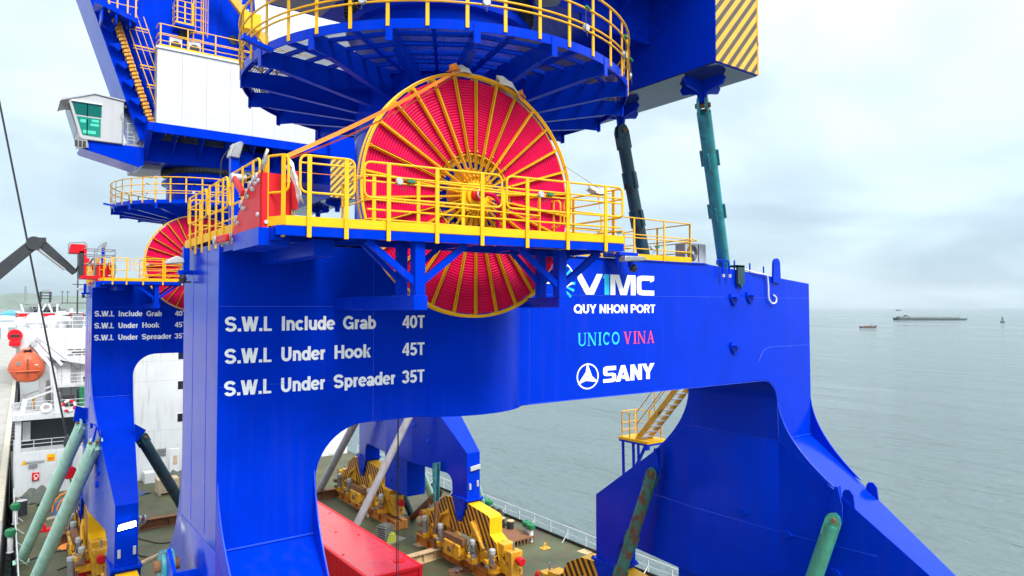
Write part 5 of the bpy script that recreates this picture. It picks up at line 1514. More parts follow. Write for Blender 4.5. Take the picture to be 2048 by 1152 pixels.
# red fairlead housing at the deckhouse corner
q = on('y', 30, 668, DY+3.6)
t = thing('hose_reel', 'round red hose reel at the corner of the white deckhouse', 'reel', (q.x, DY+3.6, 10.45))
MB().lathe([(0, -.25), (.42, -.25), (.46, -.2), (.46, -.12), (.30, -.10), (.30, .10), (.46, .12), (.46, .2), (0, .25)], (0, 0, .5), 'y', 24).build('drum', RED, t)
MB().box(-.35, .35, -.24, .3, -.25, .10).build('stand', RED, t, bevel=.04)
MB().box(-.28, .28, -.27, -.24, .38, .58).build('slot', DARK, t)

# ================================================================== SHIPS AND BUOY AT SEA
def seapos(px, py): return on('z', px, py, SZ)
a0, a1 = seapos(1797, 640.5), seapos(1936, 640.5)
d = (a1 - a0); L = d.length; ang = math.atan2(d.y, d.x)
bg_ = thing('cargo_barge', 'long low grey cargo barge lying at anchor far out', 'barge', (a0.x, a0.y, SZ), ang)
bm1 = paint('barge_hull', (.055, .075, .085), .6, var=.2, scale=.2); bm2 = paint('barge_load', (.20, .235, .225), .7, var=.25, scale=.15)
MB().prism([(0, .0), (2, -1), (L-4, -1), (L, 2.2), (L-1, 2.6), (L*.92, 2.6), (L*.17, 2.9), (L*.16, 3.6), (0, 3.6)], 'y', 0, 14).build('hull', bm1, bg_)
MB().prism([(L*.17, 2.8), (L*.18, 5.2), (L*.86, 5.0), (L*.89, 2.8)], 'y', 1.5, 12).build('cargo_cover', bm2, bg_)
MB().box(3.5, L*.15, 2, 12, 3.5, 5.4).build('wheelhouse', bm2, bg_)
MB().box(L*.125, L*.16, 4, 9, 5.4, 7.0).build('funnel', bm1, bg_)
MB().tube((L*.915, 6, 2.6), (L*.915, 6, 7.0), .35, 6).build('mast', bm1, bg_)
a0, a1 = seapos(1722, 655.5), seapos(1755, 655.5)
d = (a1 - a0); L = d.length; ang = math.atan2(d.y, d.x)
fb = thing('fishing_boat', 'small dark red fishing boat nearer than the barge', 'boat', (a0.x, a0.y, SZ), ang)
bm3 = paint('boat_hull', (.075, .035, .033), .6, var=.2, scale=.5)
MB().prism([(0, 1.3), (.6, -.3), (L-1.6, -.3), (L, 1.9), (L-2, 1.2), (2, 1.0)], 'y', 0, 3.4).build('hull', bm3, fb)
MB().box(L*.62, L*.85, .6, 2.8, 1.1, 2.3).build('cabin', bm2, fb)
MB().box(L*.25, L*.5, .6, 2.8, .9, 1.5).build('net_pile', RUST, fb)
for x in (.72, .82):
    MB().tube((L*x, 1.7, 1.4), (L*x, 1.7, 3.6), .12, 5).build('mast', bm1, fb)
q = seapos(2005, 645)
by = thing('channel_buoy', 'dark channel buoy with a pointed topmark', 'buoy', (q.x, q.y, SZ))
MB().lathe([(0, -.5), (2.4, -.4), (2.4, 1.3), (1.6, 1.6), (0, 1.6)], (0,0,0), 'z', 18).build('float', bm1, by)
for k in range(4):
    a = PI/4 + k*PI/2
    MB().tube((1.4*math.cos(a), 1.4*math.sin(a), 1.5), (.4*math.cos(a), .4*math.sin(a), 5.4), .2, 5).build('tower_leg', bm1, by)
MB().lathe([(0, 7.6), (.9, 5.6), (0, 5.6)], (0,0,0), 'z', 12).build('topmark', bm1, by)
MB().lathe([(0, 5.5), (.9, 5.4), (.9, 5.2), (0, 5.2)], (0,0,0), 'z', 12).build('platform', bm1, by)
a0, a1 = seapos(1793, 621.5), seapos(1803, 621.5)
t = thing('distant_boat', 'tiny boat out beyond the barge near the horizon', 'boat', (a0.x, a0.y, SZ), math.atan2((a1-a0).y, (a1-a0).x))
L = (a1-a0).length
MB().prism([(0, 3), (2, -1), (L-3, -1), (L, 4), (L*.5, 3), (L*.3, 6), (L*.1, 6)], 'y', 0, 7).build('hull', bm1, t)

# ================================================================== CONTAINER
ct = thing('shipping_container', 'plain red steel container on the green deck', 'container', (8.68, 13.4, 0))
CL, CW_, CH = 12.19, 2.44, 2.60
MB().box(.05, CW_-.05, .05, CL-.05, .16, CH-.03).build('body', RED, ct)
MB().box(.07, CW_-.07, .07, CL-.07, CH-.03, CH-.012).build('roof_sheet', paint('container_roof_red', (.66, .022, .03), .28, var=.1, scale=1.2, coat=.4, bump=.004, bscale=2.5, streak=.2), ct)
for x in (0, CW_-.14):
    MB().box(x, x+.14, 0, CL, CH-.14, CH).build('top_rail', RED, ct, bevel=.01)
    MB().box(x, x+.14, 0, CL, .0, .17).build('bottom_rail', RED, ct, bevel=.01)
for y in (0, CL-.14):
    MB().box(.14, CW_-.14, y, y+.14, CH-.14, CH-.002).build('end_rail', RED, ct, bevel=.01)
    for x in (0, CW_-.16):
        MB().box(x+.002, x+.158, y+.002 if y == 0 else y-.022, y+.16 if y == 0 else y+.138, .17, CH-.14).build('corner_post', RED, ct)
        MB().box(x-.008, x+.168, y-.008 if y == 0 else y-.03, y+.17 if y == 0 else y+.148, CH-.12, CH+.012).build('corner_casting', RED, ct, bevel=.01)
cor = MB()
k = 0
y = .2
pts_ = []
while y < CL-.3:
    pts_ += [(y, 0), (y+.07, .045), (y+.14, .045), (y+.21, 0)]
    y += .28
for side, x in ((-1, .048), (1, CW_-.048)):
    vs = []; fs = []
    for yy, o_ in pts_:
        vs += [(x + side*(.002 + o_*.6), yy, .17), (x + side*(.002 + o_*.6), yy, CH-.14)]
    for i in range(len(pts_)-1):
        fs.append((2*i, 2*i+2, 2*i+3, 2*i+1))
    MB().add(vs, fs).build('corrugated_side', RED, ct, smooth=0)
MB().lathe([(0, 0), (.26, 0), (.26, .03), (0, .035)], (1.9, 1.0, CH-.012), 'z', 24).build('hatch', RED, ct)
for p in ((.3, 3), (1.2, 6), (.5, 8.5), (1.9, 5), (2.1, 9)):
    MB().lathe([(0, 0), (.06, 0), (.06, .02), (0, .03)], (p[0], p[1], CH-.012), 'z', 12).build('roof_bolt', RED, ct)

# ================================================================== SEA-FASTENING BRACES
def brace(label, a, b, r, mat, collars=(), mat2=None, split=None, group=None, pin=True, foot=True, name='lashing_brace'):
    a, b = Vector(a), Vector(b)
    t = thing(name, label, 'brace', (b.x, b.y, b.z), 0, group)
    A_, B_ = a - b, Vector((0,0,0))
    d = (B_ - A_).normalized(); L = (B_ - A_).length
    s0 = A_ + d*.25
    if split:
        mid = A_ + d*(L*split)
        MB().tube(s0, mid, r, 18).build('upper_tube', mat, t)
        MB().tube(mid + d*.002, B_, r*.92, 18).build('lower_tube', mat2, t)
    else:
        MB().tube(s0, B_, r, 18).build('tube', mat, t)
    # fork end with pin
    sd = d.cross(Vector((0,0,1))).normalized()
    up_ = sd.cross(d)
    for s_ in (-1, 1):
        c = sd*(s_*r*.55)
        pl = []
        for q in [( .55, r*.95), (.1, r*.95), (-.05, r*.6), (-.12, 0), (-.05, -r*.6), (.1, -r*.95), (.55, -r*.95)]:
            pl.append(A_ + d*q[0] + up_*q[1] + c)
        n_p = len(pl); th = sd*.03
        MB().add([p - th for p in pl] + [p + th for p in pl], [tuple(range(n_p)), tuple(range(2*n_p-1, n_p-1, -1))] + [(i, i+n_p, (i+1) % n_p + n_p, (i+1) % n_p) for i in range(n_p)]).build('fork_plate', mat, t, smooth=0)
    if pin:
        MB().tube(A_ + sd*(r*1.05) + d*.08, A_ - sd*(r*1.05) + d*.08, .06, 12).build('pin', RUST, t)
    for cpos in collars:
        c0 = A_ + d*(L*cpos)
        MB().tube(c0 - d*.12, c0 + d*.12, r*1.05, 18).build('clamp_collar', mat, t)
        for s_ in (-1, 1):
            MB().beam(c0 - d*.22 + sd*(s_*r*1.15), c0 + d*.22 + sd*(s_*r*1.15), .07, .035, up=up_).build('clamp_ear', mat, t)
            MB().beam(c0 - d*.22 + up_*(s_*r*1.15), c0 + d*.22 + up_*(s_*r*1.15), .07, .035, up=sd).build('clamp_ear', mat, t)
    if foot and b.z < .5:
        MB().box(-.35, .35, -.35, .35, -b.z+.0, -b.z+.03).build('foot_plate', mat, t)
        MB().prism([(-.28, -b.z+.03), (.28, -b.z+.03), (.10, .25), (-.10, .25)], 'x', -.03, .03).build('foot_rib', mat, t)
    return t
gA = 'tube braces from the crane counterweight to the portal beam'
brace('bright teal tube brace standing on the sloping end of the blue portal beam', (10.25, -1.27, 17.75), (13.22, .35, 14.10), .165, TEAL, (.30, .62), group=gA)
brace('near-black rusty tube brace standing behind the yellow beam-top rail', (10.25, 1.35, 17.70), (11.0, 1.2, 14.12), .165, TEALD, (.38, .66), group=gA)
lft = on('z', 1452, 524, 14.15)
MB_ = None
gB = 'tube braces on the dark side of the seaward leg'
q1 = on('x', 1308, 940, 14.95); q2 = on('x', 1238, 1156, 14.6)
dd = (q2 - q1); foot = q1 + dd*(q1.z/(q1.z - q2.z))
brace('green tube brace turning pale and rusty below, on the leg beside the stair', q1, (foot.x, foot.y, .04), .205, GREENT, (.33, .50), PINKT, .51, gB)
q1 = on('x', 1670, 1032, 14.95); q2 = on('x', 1628, 1156, 14.75)
dd = (q2 - q1); foot = q1 + dd*(q1.z/(q1.z - q2.z))
brace('green tube brace with rusty head on the leg below the sloping light blue plate', q1, (foot.x, foot.y, .04), .21, paint('green_tube_clean', (.04, .25, .17), .5, var=.2, scale=3, streak=.5, rust=.30, rscale=3, rustcol=(.14, .06, .03)), (), None, None, gB)
def lugs(o_par, pts, x):
    for yy, zz in pts:
        MB().prism([(yy-.22, zz+.55), (yy+.10, zz+.35), (yy+.14, zz-.10), (yy, zz-.16), (yy-.14, zz-.10)], 'x', x-.06, x).build('brace_lug', BLUE2, o_par)
for cr_leg in (leg_r,):
    for yy, zz in ((4.45, 7.48), (-1.78, 7.5)):
        MB().prism([(yy-.16, zz-.12), (yy+.16, zz-.12), (yy+.18, zz+.3), (yy+.02, zz+.8), (yy-.06, zz+.8), (yy-.18, zz+.3)], 'y' if False else 'x', 14.93, 14.97).build('brace_lug', BLUE2, cr_leg)
        MB().box(14.95, 15.165, yy-.03, yy+.03, zz-.05, zz+.8).build('brace_lug', BLUE2, cr_leg)
gC = 'mint tube braces from the quay-side leg of the deckhouse crane to the ship side'
q1 = on('y', 168, 842, 24.6); brace('mint tube brace of the quay-side pair, fixed to the leg closer to the deckhouse', q1, on('z', 42, 1122, .05), .26, MINT, group=gC)
q1 = on('y', 194, 882, 20.4); brace('mint tube brace of the quay-side pair, fixed to the leg end with the lit floodlight', q1, on('z', 58, 1188, .05), .26, MINT, group=gC)
for px, py, Y in ((172, 832, 24.6), (200, 868, 20.4)):
    q = on('y', px, py, Y)
    MB().beam((q.x-.25, Y, q.z-.25), (.32, Y, q.z+.35), .08, .5, .08, .8).build('brace_lug', BLUE2, crane2, loc=(-.3, -22.4, 0))
q1 = on('y', 281, 872, 23.6); brace('dark blue-teal rusty brace inside the portal of the crane beside the deckhouse', q1, (6.4, 28.3, .05), .25, TEALD, (.55,))
MB().beam((1.85, 23.6, q1.z+.4), (q1.x+.05, 23.6, q1.z), .08, .6).build('brace_lug', BLUE2, crane2, loc=(-.3, -22.4, 0))
gD = 'plain grey tube braces seen through the lettered portal'
q1 = on('x', 835, 800, 15.0); brace('long plain grey tube brace running down behind the red container', q1, (12.35, 24.1, .05), .20, GREYT, group=gD, pin=False)
q1 = on('x', 718, 830, 15.0); brace('plain grey tube brace beyond the curved portal corner', q1, on('z', 634, 990, .05), .24, GREYT, group=gD, pin=False)
q1 = on('x', 606 - 600 + 212, 1052, 1.2)
brace('dark grey tube brace under the leg with the lit floodlight', (1.9, 19.6, 4.6), (on('z', 190, 1140, .05)), .17, GREYT, pin=True)
gE = 'mint tube braces between the deckhouse crane and the seaward rail'
q1 = on('x', 843, 943, 17.2); brace('mint tube brace under the seaward leg of the crane beside the deckhouse', q1, on('z', 866, 1000, .05), .22, MINT, group=gE)
q1 = on('x', 944, 940, 17.3); brace('mint tube brace behind the striped bogie, at the seaward rail', q1, on('z', 966, 1016, .05), .22, MINT, group=gE)
gF = 'rusty struts meeting in a V on the deck'
brace('grey-teal rusty strut of the V pair under the blue seaward leg', on('x', 797, 970, 16.2), on('z', 822, 1028, .05), .20, TEALD, group=gF)
brace('brown rusty strut of the V pair leaning towards the striped bogie', on('x', 878, 985, 16.2), on('z', 826, 1034, .05), .20, RUST, group=gF)
# holed teal prop hanging beside the far right leg
t = thing('perforated_prop', 'teal plate prop with round holes beside the striped bogie', 'prop', (15.0, 19.75, 0))
for xa in (.40, .62):
    MB().prism([(-.05, 5.0), (.30, 4.9), (.34, 4.6), (.22, 3.0), (.05, 2.9)], 'x', xa, xa+.04).build('plate', TEAL, t)
    for k in range(4):
        MB().lathe([(0, -.01), (.05, -.01), (.05, .05), (0, .05)], (xa, .14, 3.4 + k*.38), 'x', 12).build('hole_bush', LGREY, t)
MB().box(.44, .62, .05, .20, 3.0, 4.9).build('web', TEALD, t)
MB().beam((.53, .12, 3.0), (.53, .3, 0), .16, .16).build('post', RUST, t)

# big teal lug with rusty pin at the foot of the near left leg
t = thing('lashing_link', 'round-headed teal link with a rusty pin beside the big quay-side blue leg', 'link', (on('x', 333, 1130, -.35).x, on('x', 333, 1130, -.35).y, 0))
zc = on('x', 333, 1130, -.35).z
MB().prism(arc(0, zc, .26, -10, 190, 14) + [(-.30, zc-1.2), (.24, zc-1.2)], 'x', -.10, .10).build('link_plate', TEAL, t)
MB().tube((-.2, 0, zc), (.2, 0, zc), .10, 16).build('pin', RUST, t)
MB().tube((0, -.03, zc-1.1), (-.6, .8, .05), .26, 16).build('tube', TEAL, t)
lgx = on('x', 333, 1130, -.35)
MB().prism([(lgx.y-.12, zc-.25), (lgx.y-.05, zc+.12), (lgx.y-.25, zc+.35), (lgx.y-.75, zc+.1), (lgx.y-.75, zc-.5)], 'x', -.39, -.33).build('brace_lug', BLUE2, leg_l)
MB().box(-.38, .2, lgx.y-.74, lgx.y-.68, zc-.5, zc+.08).build('brace_lug', BLUE2, leg_l)

# ================================================================== THINGS ON THE DECK
def ibeam(name, label, p, ang, L, h, w, mat, group=None, stiff=0, cat='beam'):
    t = thing(name, label, cat, p, ang, group)
    MB().box(0, L, -w/2, w/2, 0, .04).build('bottom_flange', mat, t)
    MB().box(0, L, -w/2, w/2, h-.04, h).build('top_flange', mat, t)
    MB().box(0, L, -.02, .02, .04, h-.04).build('web', mat, t)
    for k in range(stiff):
        x = L*(k+.5)/stiff
        MB().box(x-.015, x+.015, -w/2+.02, w/2-.02, .042, h-.042).build('stiffener', mat, t)
    return t
for (x, y, who) in ((.79, -4.2, 'near left'), (.79, 7.45, 'near left far'), (16.03, -4.2, 'near right'), (16.03, 7.45, 'near right far'), (1.09, 18.2, 'far left'), (1.09, 29.85, 'far left far'), (16.33, 18.2, 'far right'), (16.33, 29.85, 'far right far')):
    lab = {'near left': 'orange support beams under the quay-side bogie of the lettered crane, away from the deckhouse', 'near left far': 'orange support beams under the quay-side bogie of the lettered crane, on its deckhouse side',
           'near right': 'orange support beams under the seaward bogie of the lettered crane, away from the deckhouse', 'near right far': 'orange support beams under the striped bogie beside the sea rail and stair',
           'far left': 'orange support beams below the lit floodlight leg', 'far left far': 'orange support beams under the quay-side bogie closest to the deckhouse',
           'far right': 'orange support beams under the striped bogie with the red buffer', 'far right far': 'orange support beams with the leaning ladder, under the striped bogie closest to the deckhouse'}[who]
    t = thing('support_beam', lab, 'beam', (x, y, 0), 0, 'support beams under the crane bogies')
    for s_ in (-.22, .22):
        MB().box(s_-.18, s_+.18, -4.6, 4.6, 0, .04).build('bottom_flange', ORUST, t)
        MB().box(s_-.18, s_+.18, -4.6, 4.6, .44, .48).build('top_flange', ORUST, t)
        MB().box(s_-.015, s_+.015, -4.6, 4.6, .04, .44).build('web', ORUST, t)
    sm = MB().box(-.40, .40, -.015, .015, .042, .438).mesh(ORUST, 0, 'stiffener')
    for k in range(9):
        place('stiffener', sm, t, (0, -4.55 + k*1.135, 0))
    MB().box(-.05, .05, -4.5, 4.5, .48, .53).build('rail', RUST, t)
ibeam('skid_beam', 'long dark rusty skid beam lying across the deck by the deckhouse', (-.6, 34.3, 0), 0, 19, .55, .5, RUST, 'skid beams', 14)
ibeam('skid_beam', 'tan primed beam running from the red container to the striped bogie', (11.6, 19.7, 0), math.radians(4), 4.2, .50, .42, TANST, 'skid beams', 6)
ibeam('skid_beam', 'short tan beam end standing past the bogie buffer', (15.4, 13.1, 0), math.radians(90), 1.2, .62, .5, TANST, 'skid beams', 2)
t = thing('access_ladder', 'thin black ladder leaning on the orange support beam', 'ladder', (on('z', 793, 1015, .5)[:]))
for s_ in (-.22, .22):
    MB().tube((s_, 0, 0), (s_, -.3, 2.1), .022, 6).build('stile', BLACK, t)
for k in range(6):
    MB().tube((-.22, -.05*k, .25 + k*.33), (.22, -.05*k, .25 + k*.33), .018, 6).build('rung', BLACK, t)
# crate
t = thing('wooden_crate', 'pale wooden crate on the deck in front of the white deckhouse', 'crate', (6.1, 41.6, 0))
MB().box(0, 1.35, 0, 1.1, .12, 1.05).build('box', WOOD, t)
for k in range(5):
    MB().box(.02 + k*.27, .24 + k*.27, -.025, .0, .14, 1.03).build('plank', WOOD, t)
    MB().box(-.025, 0, .02 + k*.22, .20 + k*.22, .14, 1.03).build('plank', WOOD, t)
for x in (.05, 1.15):
    MB().box(x, x+.15, 0, 1.1, 0, .12).build('skid', WOOD, t)
# tarpaulin bundles and nets
def heap(name, label, p, w, d, h, mat, cat, seed, group=None):
    r_ = random.Random(seed)
    t = thing(name, label, cat, p, r_.random(), group)
    b = MB(); n1 = 18
    ph = [r_.random()*6 for _ in range(4)]
    for i in range(n1):
        for j in range(n1):
            u, v = i/(n1-1)*2-1, j/(n1-1)*2-1
            e = max(0, 1 - (u*u + v*v)**.9)
            hh = h*e**.55*(.75 + .2*math.sin(5*u+ph[0])*math.cos(4*v+ph[1]) + .12*math.sin(13*u+ph[2]) + .1*r_.random())
            b.v.append((u*w*(1+.1*math.sin(4*v+ph[3])), v*d, max(0.0, hh)))
    for i in range(n1-1):
        for j in range(n1-1):
            b.f.append((i*n1+j, (i+1)*n1+j, (i+1)*n1+j+1, i*n1+j+1))
    b.build('cover', mat, t, smooth=40)
    return t
t = heap('tarpaulin_bundle', 'blue tarpaulin bundle tied with orange straps on the deck', (1.55, 41.2, 0), 1.7, 1.6, 1.25, TARPB, 'tarpaulin', 3)
for yy in (-.5, .35):
    MB().path([(-1.5*math.cos(a/12*PI), yy, 1.24*math.sin(a/12*PI)**.6 + .02) for a in range(13)], .05, 6).build('strap', ORANGE, t)
heap('net_heap', 'dark grey net heap against the white deckhouse wall', (-.6, 45.6, 0), 1.0, .9, .95, TARPG, 'net', 5)
heap('net_heap', 'flat grey net spread on the deck in front of the net heap', (.35, 44.0, 0), .9, .8, .3, TARPG, 'net', 6)
heap('net_heap', 'dark crumpled cover by the deckhouse door', (8.1, 45.4, 0), 1.1, .9, .9, TARPG, 'net', 8)
heap('tarpaulin_bundle', 'low blue sheet lying on the deck beside the crate', (4.2, 42.6, 0), 1.6, .7, .3, TARPB, 'tarpaulin', 9)
heap('rag', 'bright orange rag dropped on the deck', (on('z', 138, 1092, 0)[:]), .55, .4, .18, ORANGE, 'rag', 10)
heap('net_heap', 'grey-brown net mound on the seaward side of the deck', (19.2, 36.5, 0), .9, .9, .8, TARPG, 'net', 12)
# drum
q = on('z', 43, 1030, 0)
t = thing('oil_drum', 'black drum with a pale lid by the quay-side ship rail', 'drum', (q.x, q.y, 0))
MB().lathe([(0, 0), (.29, 0), (.29, .28), (.31, .30), (.29, .32), (.29, .58), (.31, .60), (.29, .62), (.29, .88), (0, .86)], (0,0,0), 'z', 22).build('body', DARK, t)
MB().lathe([(0, .87), (.28, .88), (.30, .90), (.28, .92), (0, .90)], (0,0,0), 'z', 22).build('lid', LGREY, t)
# mushroom vents with green heads
def vent(px, py, label, grp, h=1.05):
    q = on('z', px, py, 0)
    t = thing('deck_vent', label, 'vent', (q.x, q.y, 0), 0, grp)
    MB().lathe([(0, 0), (.17, 0), (.17, .03), (.13, .03), (.13, h*.72), (0, h*.72)], (0,0,0), 'z', 16).build('pipe', WHITE, t)
    MB().lathe([(.14, h*.66), (.22, h*.70), (.25, h*.80), (.24, h*.95), (.16, h), (0, h)], (0,0,0), 'z', 16).build('head', GREENV, t)
    MB().tube((0, 0, h), (0, 0, h+.05), .04, 8).build('knob', GREENV, t)
    MB().tube((-.28, 0, h*.85), (.28, 0, h*.85), .03, 6).build('handle', GREENV, t)
gV = 'green-headed deck vents'
for px, py, lab in ((1053, 1077, 'green-headed white vent by the rusty grating on the seaward side'), (1062, 1083, 'green-headed white vent by the rusty grating on the seaward side'),
                    (968, 1028, 'green-headed vent behind the striped bogie'), (978, 1032, 'green-headed vent behind the striped bogie'),
                    (816, 975, 'green-headed vent at the seaward rail beside the blue leg near the deckhouse'), (826, 977, 'green-headed vent at the seaward rail beside the blue leg near the deckhouse'),
                    (20, 1105, 'green-headed vent by the quay-side ship rail, away from the drum'), (30, 1048, 'green-headed vent next to the black drum')):
    vent(px, py, lab, gV, 1.0 if px > 100 else 1.25)
# bollards and fairlead
for px, py, lab in ((1003, 1064, 'black twin bollard post with pale top near the fairlead'), (1021, 1070, 'black twin bollard post with pale top near the fairlead')):
    q = on('z', px, py, 0)
    t = thing('bollard', lab, 'bollard', (q.x, q.y, 0), 0, 'twin bollard posts')
    MB().lathe([(0, 0), (.26, 0), (.26, .04), (.19, .05), (.19, .78), (0, .78)], (0,0,0), 'z', 20).build('post', DARK, t)
    MB().lathe([(0, .78), (.21, .78), (.21, .83), (0, .84)], (0,0,0), 'z', 20).build('cap', TANST, t)
q = on('z', 993, 1047, 0)
t = thing('fairlead', 'black double-ring mooring fairlead at the sea rail', 'fairlead', (q.x, q.y, 0))
for yy in (-.3, .35):
    MB().path([(0, yy + .30*math.cos(2*PI*k/20), .48 + .36*math.sin(2*PI*k/20)) for k in range(20)], .13, 10, closed=True).build('ring', DARK, t)
MB().box(-.25, .25, -.75, .8, 0, .16).build('base', DARK, t)
# rusty grating
q = on('z', 1022, 1094, 0)
t = thing('rusty_grating', 'brown rusty steel platform by the green-headed vents', 'platform', (q.x, q.y, 0))
MB().box(-.2, 1.5, -.2, 2.0, .30, .36).build('top', RUST, t)
for k in range(8):
    MB().box(-.18 + k*.23, -.12 + k*.23, -.2, -.15, 0, .30).build('rib', RUST, t)
    MB().box(-.2, -.15, -.14 + k*.29, -.08 + k*.29, 0, .30).build('rib', RUST, t)
# plates, scrap tray, motor block
for px, py, lab in ((1172, 1103, 'small pale doubler plate on the deck by the sea rail'), (843, 1089, 'pale square doubler plate between container and bogie')):
    q = on('z', px, py, .008)
    t = thing('deck_plate', lab, 'plate', (q.x, q.y, 0), .1)
    MB().prism([(-.35, -.35), (.35, -.35), (.35, .35), (-.35, .35)], 'z', .001, .02).build('plate', TANST, t)
    for c_ in ((-.28, -.28), (.28, .28)):
        MB().lathe([(0, .02), (.04, .02), (.03, .03), (0, .03)], (*c_, 0), 'z', 8).build('stud', RUST, t)
q = on('z', 1090, 1096, 0)
t = thing('lashing_eye', 'small yellow lashing eye welded on the deck by the sea rail', 'lashing eye', (q.x, q.y, 0))
MB().box(-.25, .25, -.2, .2, .001, .02).build('pad', YELD, t)
MB().path(rounded([(-.12, 0, .02), (-.04, 0, .26), (.04, 0, .26), (.12, 0, .02)], .06), .03, 8).build('ring', YELD, t)
q = on('z', 928, 1143, 0)
t = thing('scrap_tray', 'flat tray of scrap iron lying on the deck', 'tray', (q.x, q.y, 0), math.radians(-25))
MB().box(-.75, .75, -.4, .4, 0, .05).build('tray', RUST, t)
for k in range(14):
    a = rnd.random()*6
    x, y = rnd.uniform(-.55, .55), rnd.uniform(-.28, .28)
    MB().beam((x-.25*math.cos(a), y-.2*math.sin(a), .08+.008*k), (x+.25*math.cos(a), y+.2*math.sin(a), .08+.008*k), .05, .04).build('scrap_piece', GREY if k % 2 else RUST, t)
q = on('z', 772, 1082, 0)
t = thing('motor_block', 'grey ribbed motor standing on a steel plate behind the container', 'motor', (q.x, q.y, 0), .3)
MB().box(-.5, .9, -.7, .5, 0, .06).build('base_plate', GREY, t)
MB().box(-.35, .25, -.3, .3, .06, .95).build('body', TARPG, t, bevel=.05)
for k in range(6):
    MB().box(-.40, .30, -.35, .35, .2 + k*.12, .24 + k*.12).build('fin', GREY, t)
MB().prism([(-.3, .06), (.3, .06), (.1, .55), (-.1, .5)], 'y', -.62, -.36).build('rag_cover', paint('lime_cloth', (.35, .40, .05), .8, var=.2), t)
# red and dark gear near the left rail
q = on('z', 72, 1085, 0)
t = thing('lashing_gear', 'red lashing gear on the skid beam by the mint braces', 'lashing gear', (q.x, q.y, .55))
MB().box(-.2, 1.0, -.25, .25, 0, .12).build('base', RED, t)
for k in range(3):
    MB().box(-.15 + k*.45, -.02 + k*.45, -.2, .2, .12, .38).build('block', RED, t)
q = on('z', 143, 1060, .55)
t = thing('sheave_roller', 'orange-brown roller wheel standing on the dark skid beam', 'roller', (q.x, q.y, .55))
MB().lathe([(0, -.2), (.1, -.2), (.1, -.14), (.42, -.14), (.42, .14), (.1, .14), (.1, .2), (0, .2)], (0, 0, .42), 'y', 24).build('wheel', ORUST, t)
MB().lathe([(.34, -.15), (.44, -.16), (.46, 0), (.44, .16), (.34, .15)], (0, 0, .42), 'y', 24).build('tread', DARK, t)
MB().box(.2, 1.5, -.2, .2, 0, .35).build('frame', ORUST, t)
# red winch block under the far left leg
q = on('z', 170, 1138, .6)
t = thing('red_turnbuckle_box', 'red clamp block with a grey cap beside the leg with the lit floodlight', 'clamp', (q.x, q.y, 0))
MB().box(-.3, .3, -.3, .3, 0, .25).build('base', GREY, t)
MB().box(-.28, .28, -.28, .28, .25, 1.05).build('body', RED, t, bevel=.04)
for k in range(3):
    MB().box(-.32, .32, -.32, -.28, .38 + k*.22, .46 + k*.22).build('rib', RED, t)
    MB().tube((-.2 + k*.2, 0, 1.05), (-.2 + k*.2, 0, 1.25), .05, 10).build('bolt', LETTER, t)
MB().lathe([(0, 0), (.17, 0), (.17, .8), (0, .8)], (-.55, .1, .3), 'z', 16).build('cylinder', GREY, t)
MB().lathe([(0, .8), (.19, .8), (.19, .95), (0, .97)], (-.55, .1, .3), 'z', 16).build('cap', LGREY, t)
MB().box(-.75, -.35, -.1, .3, 0, .3).build('cylinder_base', GREY, t)
# loose hoses lying on the deck
for k, pp in enumerate(([(115, 1140), (180, 1115), (250, 1100), (300, 1118), (370, 1095)], [(60, 1120), (100, 1105), (150, 1098), (200, 1120), (260, 1130)], [(270, 1075), (320, 1088), (365, 1080)])):
    P = [on('z', a, b, .03) for a, b in pp]
    o = MB().path(rounded([Vector(p) for p in P], 1.5, 6), .03, 6).build('deck_hose', DARK)
    tag(o, ['dark hose curving over the deck past the leg with the lit floodlight', 'dark hose lying across the deck by the mint braces', 'short dark hose between the lit floodlight leg and the big lettered leg'][k], 'hose')

# ================================================================== SMALL THINGS ON THE NEAR CRANE
# air conditioner on the beam end
q = on('y', 1366, 521, .45)
t = thing('air_conditioner', 'grey-white air conditioner unit at the end of the beam-top rail', 'air conditioner', (11.62, .38, 14.14))
MB().box(0, .85, 0, .34, .04, .56).build('casing', LGREY, t, bevel=.015)
for x in (.1, .65):
    MB().box(x, x+.1, .02, .32, 0, .04).build('foot', GREY, t)
MB().lathe([(0, -.012), (.20, -.012), (.22, .0)], (.28, .0, .30), 'y', 28).build('fan_grille', DARK, t)
for k in range(6):
    MB().path([((.06+.028*k)*math.cos(2*PI*i/24) + .28, -.016, (.06+.028*k)*math.sin(2*PI*i/24) + .30) for i in range(24)], .004, 4, closed=True).build('grille_ring', GREY, t)
MB().lathe([(0, -.03), (.045, -.028), (.05, -.01)], (.28, 0, .30), 'y', 16).build('fan_hub', LGREY, t)
MB().box(.52, .55, -.008, 0, .08, .52).build('seam', DARK, t)
# white rope over the beam end
P = [(13.35, .05, 14.10), (13.75, -.03, 14.02), (14.05, -.06, 13.96), (14.45, -.08, 13.93), (14.62, -.06, 13.90), (14.66, -.06, 13.60), (14.66, -.06, 13.25), (14.80, -.08, 13.10), (15.0, -.08, 13.14), (15.05, -.07, 13.28), (14.92, -.05, 13.36)]
o = MB().path(rounded(P, .2, 5), .022, 7).build('mooring_rope', paint('white_rope', (.62, .62, .60), .8, var=.15, scale=30))
tag(o, 'white rope hanging over the sloping end of the blue beam', 'rope')
t = thing('rope_clamp', 'dark teal clamp hooked over the beam edge at the brace foot', 'clamp', (13.3, -.04, 14.05))
MB().box(-.10, .20, -.06, .0, -.42, .08).build('plate', TEALD, t)
MB().box(-.10, .20, -.06, .2, .04, .10).build('hook', TEALD, t)
MB().prism([(-.02, -.42), (.12, -.42), (.05, -.55)], 'y', -.07, -.02).build('tip', TEALD, t)
